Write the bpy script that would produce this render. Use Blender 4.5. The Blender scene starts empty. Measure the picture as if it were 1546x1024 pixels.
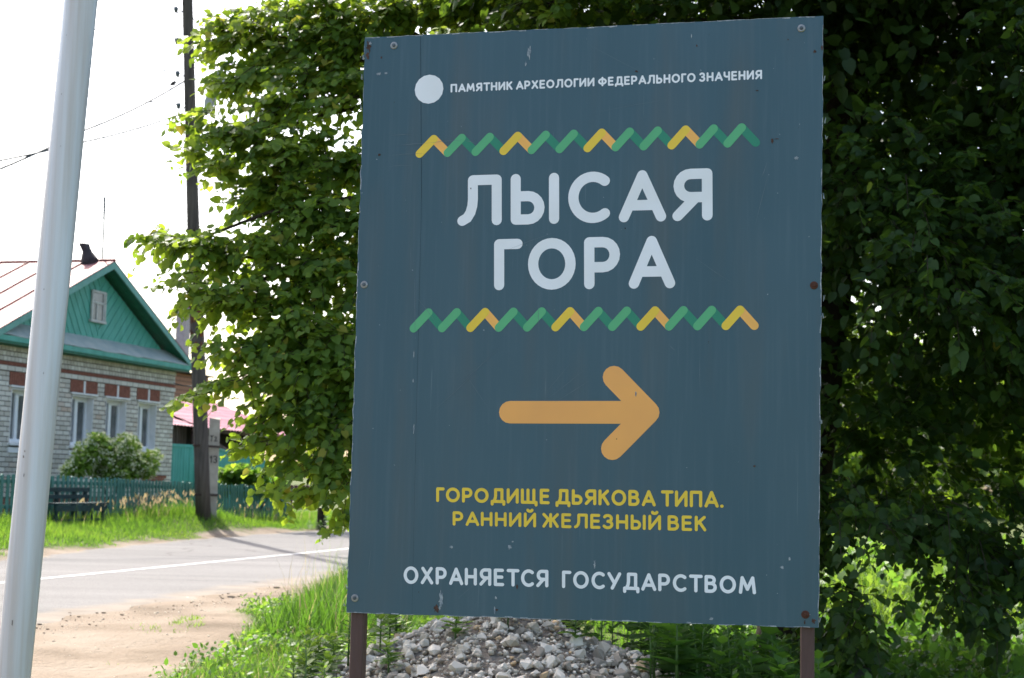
import bpy, math, random
import numpy as np
from mathutils import Vector, Matrix

rad = math.radians
random.seed(7)
scn = bpy.context.scene
COL = scn.collection

# ------------------------------------------------------------------ camera
EYE = 1.1
FPX, CX, CY, IMW = 2300.0, 773.0, 512.0, 1546.0
TILT, ROLL = math.atan(216 / 2300.0), math.atan(.023)
_f = Vector((0, math.cos(TILT), math.sin(TILT)))
_u = Vector((0, -math.sin(TILT), math.cos(TILT)))
_r = Vector((1, 0, 0))
CR = _r * math.cos(ROLL) + _u * math.sin(ROLL)
CU = _u * math.cos(ROLL) - _r * math.sin(ROLL)
CF = _f
cam = bpy.data.cameras.new('camera')
cam.sensor_width = 36
cam.lens = FPX / IMW * 36
cam.clip_start = .1
cam.clip_end = 3000
cam.dof.use_dof = True
cam.dof.focus_distance = 4.55
cam.dof.aperture_fstop = 8.0
camo = bpy.data.objects.new('camera', cam)
COL.objects.link(camo)
m = Matrix((CR, CU, -CF)).transposed().to_4x4()
m.translation = (0, 0, EYE)
camo.matrix_world = m
scn.camera = camo

# ------------------------------------------------------------------ light
SUN_AZ, SUN_EL = rad(-27), rad(49)
SUND = Vector((math.sin(SUN_AZ) * math.cos(SUN_EL), math.cos(SUN_AZ) * math.cos(SUN_EL), math.sin(SUN_EL)))
world = bpy.data.worlds.new('World')
scn.world = world
world.use_nodes = True
wn = world.node_tree
sky = wn.nodes.new('ShaderNodeTexSky')
sky.sky_type = 'NISHITA'
sky.sun_disc = False
sky.sun_elevation = SUN_EL
sky.sun_rotation = SUN_AZ
sky.air_density = 1.0
sky.dust_density = 3.8
sky.ozone_density = .6
bg = wn.nodes['Background']
bg.inputs['Strength'].default_value = .15
wn.links.new(sky.outputs[0], bg.inputs['Color'])
sl = bpy.data.lights.new('sun', 'SUN')
sl.energy = 3.1
sl.angle = rad(.53)
sl.color = (1, .95, .87)
so = bpy.data.objects.new('sun', sl)
so.rotation_euler = (-SUND).to_track_quat('-Z', 'Y').to_euler()
COL.objects.link(so)
scn.view_settings.view_transform = 'Standard'
scn.view_settings.look = 'None'
scn.view_settings.gamma = 1
scn.view_settings.use_curve_mapping = False
scn.view_settings.exposure = 1.55
scn.cycles.max_bounces = 8
scn.cycles.diffuse_bounces = 3
scn.cycles.transmission_bounces = 5
scn.cycles.transparent_max_bounces = 6
scn.cycles.sample_clamp_indirect = 6


# ------------------------------------------------------------------ helpers
def ray(x, y):
    d = CR * ((x - CX) / FPX) - CU * ((y - CY) / FPX) + CF
    return d / d.y


def at(x, y, k):
    """a point k metres ahead of the viewpoint, in the direction the photograph shows it"""
    return Vector((0, 0, EYE)) + ray(x, y) * k


RB = math.atan((1405 - 773) / 2300.0)          # bearing of the road and of the house front
DV = Vector((math.sin(RB), math.cos(RB), 0))   # along the road
NV = Vector((math.cos(RB), -math.sin(RB), 0))  # from the house towards the near side


def road_pt(s, p, z=0):
    return DV * s - NV * p + Vector((0, 0, z))


def tag(o, label=None, cat=None, group=None, kind=None):
    if label: o['label'] = label
    if cat: o['category'] = cat
    if group: o['group'] = group
    if kind: o['kind'] = kind
    return o


def empty(name, loc=(0, 0, 0), rz=0.0):
    o = bpy.data.objects.new(name, None)
    COL.objects.link(o)
    o.location = loc
    o.rotation_euler = (0, 0, rz)
    o.empty_display_size = .1
    return o


def road_empty(name, s, p, z=0):
    """local X runs along the road, local Y away from the viewer, Z up"""
    return empty(name, road_pt(s, p, z), math.pi / 2 - RB)


def link(name, me, parent=None, loc=None):
    o = bpy.data.objects.new(name, me)
    COL.objects.link(o)
    if parent: o.parent = parent
    if loc is not None: o.location = loc
    return o


class MB:
    def __init__(s):
        s.v, s.f = [], []

    def add(s, vs, fs):
        b = len(s.v)
        s.v += [tuple(p) for p in vs]
        s.f += [tuple(i + b for i in q) for q in fs]
        return s

    def box(s, x0, x1, y0, y1, z0, z1):
        return s.add([(x0, y0, z0), (x1, y0, z0), (x1, y1, z0), (x0, y1, z0), (x0, y0, z1), (x1, y0, z1), (x1, y1, z1), (x0, y1, z1)],
                     [(0, 3, 2, 1), (4, 5, 6, 7), (0, 1, 5, 4), (1, 2, 6, 5), (2, 3, 7, 6), (3, 0, 4, 7)])

    def prism(s, poly, y0, y1):
        """poly of (x, z), extruded from y0 (front) to y1"""
        n = len(poly)
        vs = [(a, y0, b) for a, b in poly] + [(a, y1, b) for a, b in poly]
        fs = [tuple(range(n)), tuple(range(2 * n - 1, n - 1, -1))]
        fs += [(i, i + n, (i + 1) % n + n, (i + 1) % n) for i in range(n)]
        return s.add(vs, fs)

    def tube(s, path, radii, n=8, cap=True):
        path = [Vector(p) for p in path]
        if not hasattr(radii, '__len__'): radii = [radii] * len(path)
        vs, fs = [], []
        ref = None
        for i, p in enumerate(path):
            t = (path[min(i + 1, len(path) - 1)] - path[max(i - 1, 0)]).normalized()
            if ref is None:
                ref = Vector((0, 0, 1)) if abs(t.z) < .9 else Vector((1, 0, 0))
            a = t.cross(ref).normalized()
            ref = a.cross(t).normalized()
            for j in range(n):
                w = 2 * math.pi * j / n
                vs.append(p + (a * math.cos(w) + ref * math.sin(w)) * radii[i])
        for i in range(len(path) - 1):
            for j in range(n):
                k = (j + 1) % n
                fs.append((i * n + j, i * n + k, (i + 1) * n + k, (i + 1) * n + j))
        if cap:
            fs.append(tuple(range(n - 1, -1, -1)))
            b = (len(path) - 1) * n
            fs.append(tuple(b + j for j in range(n)))
        return s.add(vs, fs)

    def beam(s, a, b, w, d, up=(0, 0, 1)):
        a, b = Vector(a), Vector(b)
        t = (b - a).normalized()
        up = Vector(up)
        x = t.cross(up).normalized() * w / 2
        y = x.cross(t).normalized() * d / 2
        vs = [a - x - y, a + x - y, a + x + y, a - x + y, b - x - y, b + x - y, b + x + y, b - x + y]
        return s.add(vs, [(0, 3, 2, 1), (4, 5, 6, 7), (0, 1, 5, 4), (1, 2, 6, 5), (2, 3, 7, 6), (3, 0, 4, 7)])

    def mesh(s, name, mat, smooth=False):
        me = bpy.data.meshes.new(name)
        me.from_pydata(s.v, [], s.f)
        me.update()
        import bmesh
        bm = bmesh.new(); bm.from_mesh(me)
        bmesh.ops.recalc_face_normals(bm, faces=bm.faces)
        bm.to_mesh(me); bm.free()
        if smooth:
            me.polygons.foreach_set('use_smooth', [True] * len(me.polygons))
        for q in (mat if isinstance(mat, (list, tuple)) else [mat]):
            me.materials.append(q)
        return me

    def build(s, name, mat, parent=None, smooth=False):
        return link(name, s.mesh(name, mat, smooth), parent)


def np_mesh(name, V, loops, starts, mat, tint=None, smooth=False):
    me = bpy.data.meshes.new(name)
    me.vertices.add(len(V))
    me.vertices.foreach_set('co', np.ascontiguousarray(V, dtype=np.float32).ravel())
    me.loops.add(len(loops))
    me.loops.foreach_set('vertex_index', np.ascontiguousarray(loops, dtype=np.int32))
    me.polygons.add(len(starts))
    me.polygons.foreach_set('loop_start', np.ascontiguousarray(starts, dtype=np.int32))
    if smooth:
        me.polygons.foreach_set('use_smooth', np.ones(len(starts), dtype=bool))
    me.update(calc_edges=True)
    me.materials.append(mat)
    if tint is not None:
        a = me.attributes.new('tint', 'FLOAT', 'POINT')
        a.data.foreach_set('value', np.ascontiguousarray(tint, dtype=np.float32))
    me.validate()
    return me


def batch(name, tv, tf, A, T, tint, mat, smooth=False):
    """many copies of one small template joined in one mesh; A (N,3,3), T (N,3), tint (N,)"""
    tv = np.asarray(tv, float)
    N, nv = len(T), len(tv)
    V = (np.einsum('nij,vj->nvi', A, tv) + T[:, None, :]).reshape(-1, 3)
    fl = np.concatenate([np.asarray(f) for f in tf])
    ln = np.array([len(f) for f in tf])
    st = np.concatenate([[0], np.cumsum(ln)[:-1]])
    loops = (fl[None, :] + (np.arange(N) * nv)[:, None]).ravel()
    starts = (st[None, :] + (np.arange(N) * len(fl))[:, None]).ravel()
    return np_mesh(name, V, loops, starts, mat, np.repeat(tint, nv), smooth)


def nrm(a):
    return a / np.maximum(np.linalg.norm(a, axis=-1, keepdims=True), 1e-9)


def vnoise(x, y, seed=0):
    """cheap smooth value noise for numpy arrays"""
    x = np.asarray(x, float); y = np.asarray(y, float)
    xi, yi = np.floor(x), np.floor(y)
    fx, fy = x - xi, y - yi
    fx, fy = fx * fx * (3 - 2 * fx), fy * fy * (3 - 2 * fy)

    def h(a, b):
        q = np.sin(a * 127.1 + b * 311.7 + seed * 74.7) * 43758.5453
        return q - np.floor(q)
    return (h(xi, yi) * (1 - fx) + h(xi + 1, yi) * fx) * (1 - fy) + (h(xi, yi + 1) * (1 - fx) + h(xi + 1, yi + 1) * fx) * fy


# ------------------------------------------------------------------ materials
def mat(name, base, rough=.6, spec=.3, var=.0, vscale=8.0, var2=None, bump=0.0, bscale=60.0, metal=0.0, stretch=None, detail=4.0):
    """principled surface whose colour varies between base and var2 with noise, with fine relief"""
    m = bpy.data.materials.new(name)
    m.use_nodes = True
    nt = m.node_tree
    b = nt.nodes['Principled BSDF']
    b.inputs['Roughness'].default_value = rough
    b.inputs['Specular IOR Level'].default_value = spec
    b.inputs['Metallic'].default_value = metal
    c2 = var2 if var2 else tuple(c * (1 - var) for c in base)
    tc = nt.nodes.new('ShaderNodeTexCoord')
    mp = nt.nodes.new('ShaderNodeMapping')
    if stretch: mp.inputs['Scale'].default_value = stretch
    nt.links.new(tc.outputs['Object'], mp.inputs[0])
    n = nt.nodes.new('ShaderNodeTexNoise')
    n.inputs['Scale'].default_value = vscale
    n.inputs['Detail'].default_value = detail
    nt.links.new(mp.outputs[0], n.inputs[0])
    r = nt.nodes.new('ShaderNodeValToRGB')
    r.color_ramp.elements[0].position = .35
    r.color_ramp.elements[1].position = .65
    r.color_ramp.elements[0].color = (*base, 1)
    r.color_ramp.elements[1].color = (*c2, 1)
    nt.links.new(n.outputs[0], r.inputs[0])
    nt.links.new(r.outputs[0], b.inputs['Base Color'])
    if bump:
        n2 = nt.nodes.new('ShaderNodeTexNoise')
        n2.inputs['Scale'].default_value = bscale
        n2.inputs['Detail'].default_value = 5
        nt.links.new(mp.outputs[0], n2.inputs[0])
        bp = nt.nodes.new('ShaderNodeBump')
        bp.inputs['Strength'].default_value = bump
        bp.inputs['Distance'].default_value = .02
        nt.links.new(n2.outputs[0], bp.inputs['Height'])
        nt.links.new(bp.outputs[0], b.inputs['Normal'])
    return m


def tint_mat(name, stops, rough=.5, spec=.3, trans=None, tmix=.4, objrand=False, bump=0.0):
    """colour from the per-piece tint attribute; trans = light passing through thin leaves"""
    m = bpy.data.materials.new(name)
    m.use_nodes = True
    nt = m.node_tree
    b = nt.nodes['Principled BSDF']
    b.inputs['Roughness'].default_value = rough
    b.inputs['Specular IOR Level'].default_value = spec
    at_ = nt.nodes.new('ShaderNodeAttribute')
    at_.attribute_name = 'tint'
    fac = at_.outputs['Fac']
    if objrand:
        oi = nt.nodes.new('ShaderNodeObjectInfo')
        fac = oi.outputs['Random']
    r = nt.nodes.new('ShaderNodeValToRGB')
    cr = r.color_ramp
    while len(cr.elements) < len(stops): cr.elements.new(.5)
    for e, (p, c) in zip(cr.elements, stops):
        e.position = p; e.color = (*c, 1)
    nt.links.new(fac, r.inputs[0])
    nt.links.new(r.outputs[0], b.inputs['Base Color'])
    if bump:
        tc = nt.nodes.new('ShaderNodeTexCoord')
        n2 = nt.nodes.new('ShaderNodeTexNoise')
        n2.inputs['Scale'].default_value = 60
        nt.links.new(tc.outputs['Object'], n2.inputs[0])
        bp = nt.nodes.new('ShaderNodeBump')
        bp.inputs['Strength'].default_value = bump
        bp.inputs['Distance'].default_value = .01
        nt.links.new(n2.outputs[0], bp.inputs['Height'])
        nt.links.new(bp.outputs[0], b.inputs['Normal'])
    if trans:
        t = nt.nodes.new('ShaderNodeBsdfTranslucent')
        r2 = nt.nodes.new('ShaderNodeValToRGB')
        while len(r2.color_ramp.elements) < len(trans): r2.color_ramp.elements.new(.5)
        for e, (p, c) in zip(r2.color_ramp.elements, trans):
            e.position = p; e.color = (*c, 1)
        nt.links.new(fac, r2.inputs[0])
        nt.links.new(r2.outputs[0], t.inputs['Color'])
        mx = nt.nodes.new('ShaderNodeMixShader')
        mx.inputs[0].default_value = tmix
        nt.links.new(b.outputs[0], mx.inputs[1])
        nt.links.new(t.outputs[0], mx.inputs[2])
        nt.links.new(mx.outputs[0], nt.nodes['Material Output'].inputs['Surface'])
    return m


M = {}
LEAF_STOPS = [(0, (.017, .042, .012)), (.3, (.07, .135, .018)), (.5, (.09, .165, .02)), (.86, (.14, .22, .03)), (.93, (.18, .23, .03)), (1, (.36, .32, .04))]  # darkest stop holds the shade of the right linden's crown
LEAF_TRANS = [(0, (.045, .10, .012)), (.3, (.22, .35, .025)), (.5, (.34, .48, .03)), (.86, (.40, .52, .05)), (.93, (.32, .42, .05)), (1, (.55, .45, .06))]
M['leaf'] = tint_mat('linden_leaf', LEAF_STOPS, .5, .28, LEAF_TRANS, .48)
M['herb'] = tint_mat('herb_leaf', [(0, (.03, .08, .015)), (.5, (.06, .14, .02)), (1, (.12, .2, .03))], .5, .35,
                     [(0, (.08, .2, .02)), (.5, (.16, .34, .03)), (1, (.3, .45, .05))], .45)
M['lilac'] = tint_mat('shrub_leaf', [(0, (.08, .16, .03)), (.6, (.17, .27, .05)), (.8, (.28, .36, .10)), (.9, (.75, .74, .5)), (1, (.85, .84, .7))], .5, .35,
                      [(0, (.2, .36, .04)), (.6, (.38, .55, .08)), (.85, (.7, .75, .35)), (1, (.8, .8, .6))], .55)
M['grass'] = tint_mat('grass_blade', [(0, (.04, .10, .015)), (.5, (.09, .18, .02)), (.85, (.17, .25, .03)), (.9, (.3, .26, .12)), (1, (.42, .33, .2))], .5, .3,
                      [(0, (.09, .22, .02)), (.5, (.2, .38, .03)), (.85, (.36, .5, .05)), (.9, (.4, .34, .15)), (1, (.45, .33, .2))], .45)
M['bark'] = mat('bark', (.05, .04, .03), .9, .1, .5, 12, bump=.6, bscale=40, stretch=(1, 1, .25))
M['twig'] = mat('twig_bark', (.06, .045, .03), .8, .1, .4, 12)
M['soil'] = mat('soil', (.12, .095, .07), .95, .1, .5, 14, bump=.5, bscale=90)
M['stone'] = tint_mat('limestone', [(0, (.22, .19, .155)), (.3, (.42, .365, .28)), (.8, (.74, .67, .56)), (.95, (.50, .37, .23)), (1, (.56, .38, .2))],
                      .85, .2, objrand=False, bump=.35)
M['clod'] = mat('dry_clod', (.14, .11, .085), .95, .1, .4, 14)
M['boulder'] = mat('boulder_stone', (.2, .2, .19), .9, .2, .4, 9, bump=.6, bscale=30)


def ground_material():
    m = bpy.data.materials.new('ground_surface')
    m.use_nodes = True
    nt = m.node_tree
    b = nt.nodes['Principled BSDF']
    b.inputs['Roughness'].default_value = .95
    b.inputs['Specular IOR Level'].default_value = .15
    tc = nt.nodes.new('ShaderNodeTexCoord')

    def noise(sc, det=6):
        n = nt.nodes.new('ShaderNodeTexNoise')
        n.inputs['Scale'].default_value = sc
        n.inputs['Detail'].default_value = det
        nt.links.new(tc.outputs['Object'], n.inputs[0])
        return n

    def ramp(n, stops):
        r = nt.nodes.new('ShaderNodeValToRGB')
        while len(r.color_ramp.elements) < len(stops): r.color_ramp.elements.new(.5)
        for e, (p, c) in zip(r.color_ramp.elements, stops):
            e.position = p; e.color = (*c, 1)
        nt.links.new(n.outputs[0], r.inputs[0])
        return r

    def mix(f, a, c):
        x = nt.nodes.new('ShaderNodeMixRGB')
        nt.links.new(f, x.inputs[0]); nt.links.new(a, x.inputs[1]); nt.links.new(c, x.inputs[2])
        return x
    sand = ramp(noise(1.3, 9), [(.3, (.13, .10, .07)), (.48, (.20, .157, .115)), (.7, (.24, .20, .155))])
    peb = ramp(noise(38, 3), [(.66, (1, 1, 1)), (.72, (.5, .45, .4))])
    mm = nt.nodes.new('ShaderNodeMixRGB'); mm.blend_type = 'MULTIPLY'; mm.inputs[0].default_value = 1
    nt.links.new(sand.outputs[0], mm.inputs[1]); nt.links.new(peb.outputs[0], mm.inputs[2])
    gr = ramp(noise(5, 6), [(.3, (.045, .06, .02)), (.7, (.10, .12, .035))])
    a = nt.nodes.new('ShaderNodeAttribute'); a.attribute_name = 'tint'
    mx = mix(a.outputs['Fac'], mm.outputs[0], gr.outputs[0])
    nt.links.new(mx.outputs[0], b.inputs['Base Color'])
    n2 = noise(22, 8)
    bp = nt.nodes.new('ShaderNodeBump'); bp.inputs['Strength'].default_value = .7; bp.inputs['Distance'].default_value = .03
    nt.links.new(n2.outputs[0], bp.inputs['Height']); nt.links.new(bp.outputs[0], b.inputs['Normal'])
    return m


def asphalt_material():
    m = bpy.data.materials.new('asphalt')
    m.use_nodes = True
    nt = m.node_tree
    b = nt.nodes['Principled BSDF']
    b.inputs['Roughness'].default_value = .85
    b.inputs['Specular IOR Level'].default_value = .2
    tc = nt.nodes.new('ShaderNodeTexCoord')

    def noise(sc, det, stretch=None):
        n = nt.nodes.new('ShaderNodeTexNoise')
        n.inputs['Scale'].default_value = sc; n.inputs['Detail'].default_value = det
        mp = nt.nodes.new('ShaderNodeMapping')
        if stretch: mp.inputs['Scale'].default_value = stretch
        nt.links.new(tc.outputs['Object'], mp.inputs[0]); nt.links.new(mp.outputs[0], n.inputs[0])
        return n

    def ramp(n, stops):
        r = nt.nodes.new('ShaderNodeValToRGB')
        while len(r.color_ramp.elements) < len(stops): r.color_ramp.elements.new(.5)
        for e, (p, c) in zip(r.color_ramp.elements, stops):
            e.position = p; e.color = (*c, 1)
        nt.links.new(n.outputs[0], r.inputs[0])
        return r
    base = ramp(noise(1.0, 8, (.25, 1.6, 1)), [(.3, (.120, .115, .110)), (.7, (.165, .158, .152))])
    grit = ramp(noise(110, 2), [(.35, (.65, .65, .65)), (.65, (1.2, 1.2, 1.2))])
    mm = nt.nodes.new('ShaderNodeMixRGB'); mm.blend_type = 'MULTIPLY'; mm.inputs[0].default_value = 1
    nt.links.new(base.outputs[0], mm.inputs[1]); nt.links.new(grit.outputs[0], mm.inputs[2])
    # tar-sealed cracks
    v = nt.nodes.new('ShaderNodeTexVoronoi'); v.feature = 'DISTANCE_TO_EDGE'; v.inputs['Scale'].default_value = .22
    wv = noise(.9, 4)
    add = nt.nodes.new('ShaderNodeVectorMath'); add.operation = 'ADD'
    nt.links.new(tc.outputs['Object'], add.inputs[0]); nt.links.new(wv.outputs[1], add.inputs[1])
    nt.links.new(add.outputs[0], v.inputs['Vector'])
    cr = ramp(v, [(.0, (.45, .42, .4)), (.006, (1, 1, 1))])
    m2 = nt.nodes.new('ShaderNodeMixRGB'); m2.blend_type = 'MULTIPLY'; m2.inputs[0].default_value = .8
    nt.links.new(mm.outputs[0], m2.inputs[1]); nt.links.new(cr.outputs[0], m2.inputs[2])
    # sand washed over the near edge
    a = nt.nodes.new('ShaderNodeAttribute'); a.attribute_name = 'tint'
    sandn = ramp(noise(3, 8), [(.3, (.14, .115, .09)), (.7, (.21, .18, .145))])
    nz = noise(2.2, 9)
    sm = nt.nodes.new('ShaderNodeMath'); sm.operation = 'ADD'
    nt.links.new(a.outputs['Fac'], sm.inputs[0]); nt.links.new(nz.outputs[0], sm.inputs[1])
    sr = nt.nodes.new('ShaderNodeMapRange'); sr.inputs[1].default_value = .95; sr.inputs[2].default_value = 1.25
    nt.links.new(sm.outputs[0], sr.inputs[0])
    m3 = nt.nodes.new('ShaderNodeMixRGB')
    nt.links.new(sr.outputs[0], m3.inputs[0]); nt.links.new(m2.outputs[0], m3.inputs[1]); nt.links.new(sandn.outputs[0], m3.inputs[2])
    nt.links.new(m3.outputs[0], b.inputs['Base Color'])
    bp = nt.nodes.new('ShaderNodeBump'); bp.inputs['Strength'].default_value = .35; bp.inputs['Distance'].default_value = .01
    nt.links.new(noise(90, 4).outputs[0], bp.inputs['Height']); nt.links.new(bp.outputs[0], b.inputs['Normal'])
    return m


M['ground'] = ground_material()
M['asphalt'] = asphalt_material()
M['line'] = mat('road_paint', (.55, .55, .53), .8, .2, vscale=6, var2=(.40, .39, .37), bump=.2, detail=8)


# ------------------------------------------------------------------ terrain
def far_edge(s):
    return np.interp(s, [-40, 10, 16, 22, 27, 45, 200], [10.2, 10.2, 10.9, 12.0, 12.4, 12.6, 12.8])


def near_edge(s):
    return np.interp(s, [-40, 6, 12, 20, 200], [5.6, 6.0, 6.2, 6.2, 6.0])


HEAP = (-.01, 7.5)


def sp(x, y):
    s = x * DV.x + y * DV.y
    p = -(x * NV.x + y * NV.y)
    return s, p


def heap_h(x, y):
    dx = x - HEAP[0]
    r = np.hypot(dx * np.where(dx > 0, 1.28, 1.30), (y - HEAP[1]) * .95)
    h = .60 - .30 * (np.sqrt(r * r + .10) - .316) / .9 * 1.05
    return np.maximum(h, 0) * 1.0


def base_ground(x, y):
    x = np.asarray(x, float); y = np.asarray(y, float)
    s, p = sp(x, y)
    z = np.zeros_like(x)
    fe = far_edge(s)
    d = p - fe
    z = z + np.where(d > 0, np.interp(d, [0, .35, 1.2, 2.5, 5, 14], [0, .06, .14, .24, .30, .35]), 0)
    z = z + .24 * np.exp(-(((s - 26.9) / 1.6) ** 2 + ((p - 13.6) / .8) ** 2)) * (d > 0)
    z = z - np.where((d > 0), np.interp(s, [24, 33, 40], [0, .10, .12]), 0) * np.clip(d / 1.5, 0, 1)
    # near side: shallow dip, bumpy sand
    dn = near_edge(s) - p
    nr = np.clip((dn - .3) / 1.3, 0, 1)
    rough = (vnoise(x * 1.3, y * 1.3, 3) - .5) * .10 + (vnoise(x * 4, y * 4, 5) - .5) * .035 + (vnoise(x * 11, y * 11, 8) - .5) * .012
    z = z + nr * rough * (y < 60)
    z = z - nr * .10 * np.clip((x + 1.6) / 1.5, 0, 1)
    z = z - np.clip((6 - y) / 4, 0, 1) * .3 * nr
    out = (p < 0)
    return z


def ground_z(x, y):
    return base_ground(x, y)


def heap_z(x, y):
    x = np.asarray(x, float); y = np.asarray(y, float)
    return -.12 + heap_h(x, y) + (vnoise(x * 5, y * 5, 2) - .5) * .05


def grassy(x, y):
    x = np.asarray(x, float); y = np.asarray(y, float)
    s, p = sp(x, y)
    n = vnoise(x * 1.1, y * 1.1, 11) - .5
    n2 = vnoise(x * 4, y * 4, 12) - .5
    far = np.clip((p - far_edge(s) - .06 - n * .4 - n2 * .3) / .25, 0, 1)
    xl = -1.86 + .2 * n + .12 * n2 - .45 * np.exp(-((y - 12.9) / 1.0) ** 2)
    near = np.clip((x - xl) / .15, 0, 1) * np.clip((near_edge(s) - .5 - p + n * .4 + n2 * .2) / .2, 0, 1)
    return np.where(p > 9, far, near)


def grid_axis(parts):
    a = []
    for lo, hi, st in parts:
        a.append(np.arange(lo, hi, st))
    return np.concatenate(a)


gx = grid_axis([(-900, -100, 100), (-100, -20, 8), (-20, -9, .5), (-9, 6, .12), (6, 20, .7), (20, 100, 8), (100, 901, 100)])
gy = grid_axis([(-60, 2, 6), (2, 18, .12), (18, 40, .22), (40, 70, 1.5), (70, 200, 12), (200, 1901, 150)])
GX, GY = np.meshgrid(gx, gy)
GZ = ground_z(GX, GY)
V = np.stack([GX, GY, GZ], -1).reshape(-1, 3)
ny, nx = GX.shape
I = np.arange(ny * nx).reshape(ny, nx)
Q = np.stack([I[:-1, :-1], I[:-1, 1:], I[1:, 1:], I[1:, :-1]], -1).reshape(-1)
gr_t = grassy(GX, GY)
gme = np_mesh('ground', V, Q, np.arange(0, len(Q), 4), M['ground'], gr_t.ravel(), True)
tag(link('ground', gme), 'village ground, sandy verges and grassy soil on both sides of the road', kind='structure')

# road sheet following the two edges
ss = np.concatenate([np.arange(-30, 3, 1.5), np.arange(3, 45, .1), np.arange(45, 180, 3)])
rows = []
for w in np.linspace(0, 1, 25):
    ne = near_edge(ss) + (vnoise(ss * 1.7, ss * 0, 4) - .5) * .28 + (vnoise(ss * 7, ss * 0, 6) - .5) * .10
    fe = far_edge(ss) + .1 + (vnoise(ss * 2.1, ss * 0, 9) - .5) * .25 + (vnoise(ss * 8, ss * 0, 6) - .5) * .08
    p = ne * (1 - w) + fe * w
    rows.append(np.stack([DV.x * ss - NV.x * p, DV.y * ss - NV.y * p, np.full_like(ss, .004 if 0 < w < 1 else -.012)], -1))
RV = np.array(rows)
n1, n2_ = RV.shape[:2]
I = np.arange(n1 * n2_).reshape(n1, n2_)
Q = np.stack([I[:-1, :-1], I[:-1, 1:], I[1:, 1:], I[1:, :-1]], -1).reshape(-1)
ws = np.linspace(0, 1, 25)[:, None] * np.ones(n2_)
edge_t = np.clip(1 - ws / .24, 0, 1) * 1.05 + np.clip((ws - .88) / .12, 0, 1) * .95
rme = np_mesh('road', RV.reshape(-1, 3), Q, np.arange(0, len(Q), 4), M['asphalt'], edge_t.ravel())
tag(link('road', rme), kind='structure')
mb = MB()
sl_ = np.arange(-28, 120, .5)
for a in range(len(sl_) - 1):
    s0, s1 = sl_[a], sl_[a + 1]
    q = [road_pt(s0, 8.70, .008), road_pt(s1, 8.70, .008), road_pt(s1, 8.81, .008), road_pt(s0, 8.81, .008)]
    mb.add(q, [(0, 1, 2, 3)])
tag(mb.build('road_centre_line', M['line']), kind='structure')


def gz(x, y):
    return float(ground_z(np.array([x]), np.array([y]))[0])


# ================================================================== HOUSE
S0, P0 = 25.4, 17.3
WIDE, DEEP = 7.38, 9.0
TOP = 3.52
house = road_empty('brick_house', S0, P0, .25)
tag(house, 'single-storey white brick house with turquoise plank gable and faded red metal roof', 'house')
HZ = .25


def hz(t): return t - HZ
def hx(s): return s - S0


M['mortar'] = mat('mortar', (.10, .09, .08), .9, .1, .3, 20, bump=.3)
M['brick_w'] = tint_mat('silicate_brick', [(0, (.44, .405, .34)), (.5, (.56, .525, .455)), (.9, (.65, .62, .54)), (1, (.48, .38, .30))], .85, .2, objrand=True, bump=.2)
M['brick_w2'] = tint_mat('silicate_brick_upper', [(0, (.44, .405, .34)), (.5, (.56, .525, .455)), (.9, (.65, .62, .54)), (1, (.48, .38, .30))], .85, .2, bump=.2)
M['brick_r'] = mat('red_brick', (.27, .105, .07), .85, .2, .35, 25, bump=.3)
M['plaster'] = mat('white_plaster', (.78, .77, .75), .8, .2, .12, 6, bump=.1)
M['pvc'] = mat('white_window_frame', (.78, .79, .8), .35, .5, .05, 4)
M['glass'] = mat('window_glass', (.035, .045, .045), .08, .9, .3, 2.2, var2=(.16, .16, .15))
M['teal'] = mat('turquoise_paint', (.05, .26, .195), .55, .35, vscale=5, var2=(.075, .32, .25), bump=.25, bscale=40, stretch=(1, 1, .3))
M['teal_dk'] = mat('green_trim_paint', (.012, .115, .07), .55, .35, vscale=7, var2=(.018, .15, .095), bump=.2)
M['teal_lt'] = mat('pale_green_board', (.10, .27, .22), .6, .3, vscale=6, var2=(.14, .32, .27), bump=.2)
M['tin'] = mat('weathered_tin', (.21, .27, .25), .5, .4, vscale=3, var2=(.30, .33, .30), bump=.25, bscale=10)
M['roof_red'] = mat('faded_red_roof_paint', (.25, .085, .08), .62, .25, vscale=3, var2=(.33, .16, .155), bump=.3, bscale=5)
M['seam'] = mat('roof_seam_rust', (.26, .06, .05), .6, .3, .3, 12)
M['soot'] = mat('sooty_chimney', (.05, .042, .045), .85, .2, .4, 14, bump=.5)
M['steel'] = mat('dull_steel', (.10, .12, .13), .5, .5, .3, 10, metal=.3)
M['frame_w'] = mat('old_white_frame', (.50, .50, .46), .7, .2, .2, 9, bump=.2)

# openings of the front wall (road frame s values)
WINS = [(26.12, 27.02), (28.31, 29.17), (29.69, 30.56), (31.09, 31.94)]
WZ0, WZ1 = 1.64, 2.72
mb = MB()
xs = [25.4] + [v for w in WINS for v in w] + [25.4 + WIDE]
for i in range(0, len(xs) - 1):
    if i % 2 == 0:
        mb.box(hx(xs[i]), hx(xs[i + 1]), 0, .4, 0, hz(TOP))
    else:
        mb.box(hx(xs[i]), hx(xs[i + 1]), 0, .4, 0, hz(WZ0))
        mb.box(hx(xs[i]), hx(xs[i + 1]), 0, .4, hz(WZ1), hz(TOP))
mb.box(0, .4, .4, DEEP, 0, hz(TOP)).box(WIDE - .4, WIDE, .4, DEEP, 0, hz(TOP)).box(.4, WIDE - .4, DEEP - .4, DEEP, 0, hz(TOP))
wall = mb.build('wall', M['mortar'], house)
tag(wall, 'white silicate brick walls')

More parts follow.
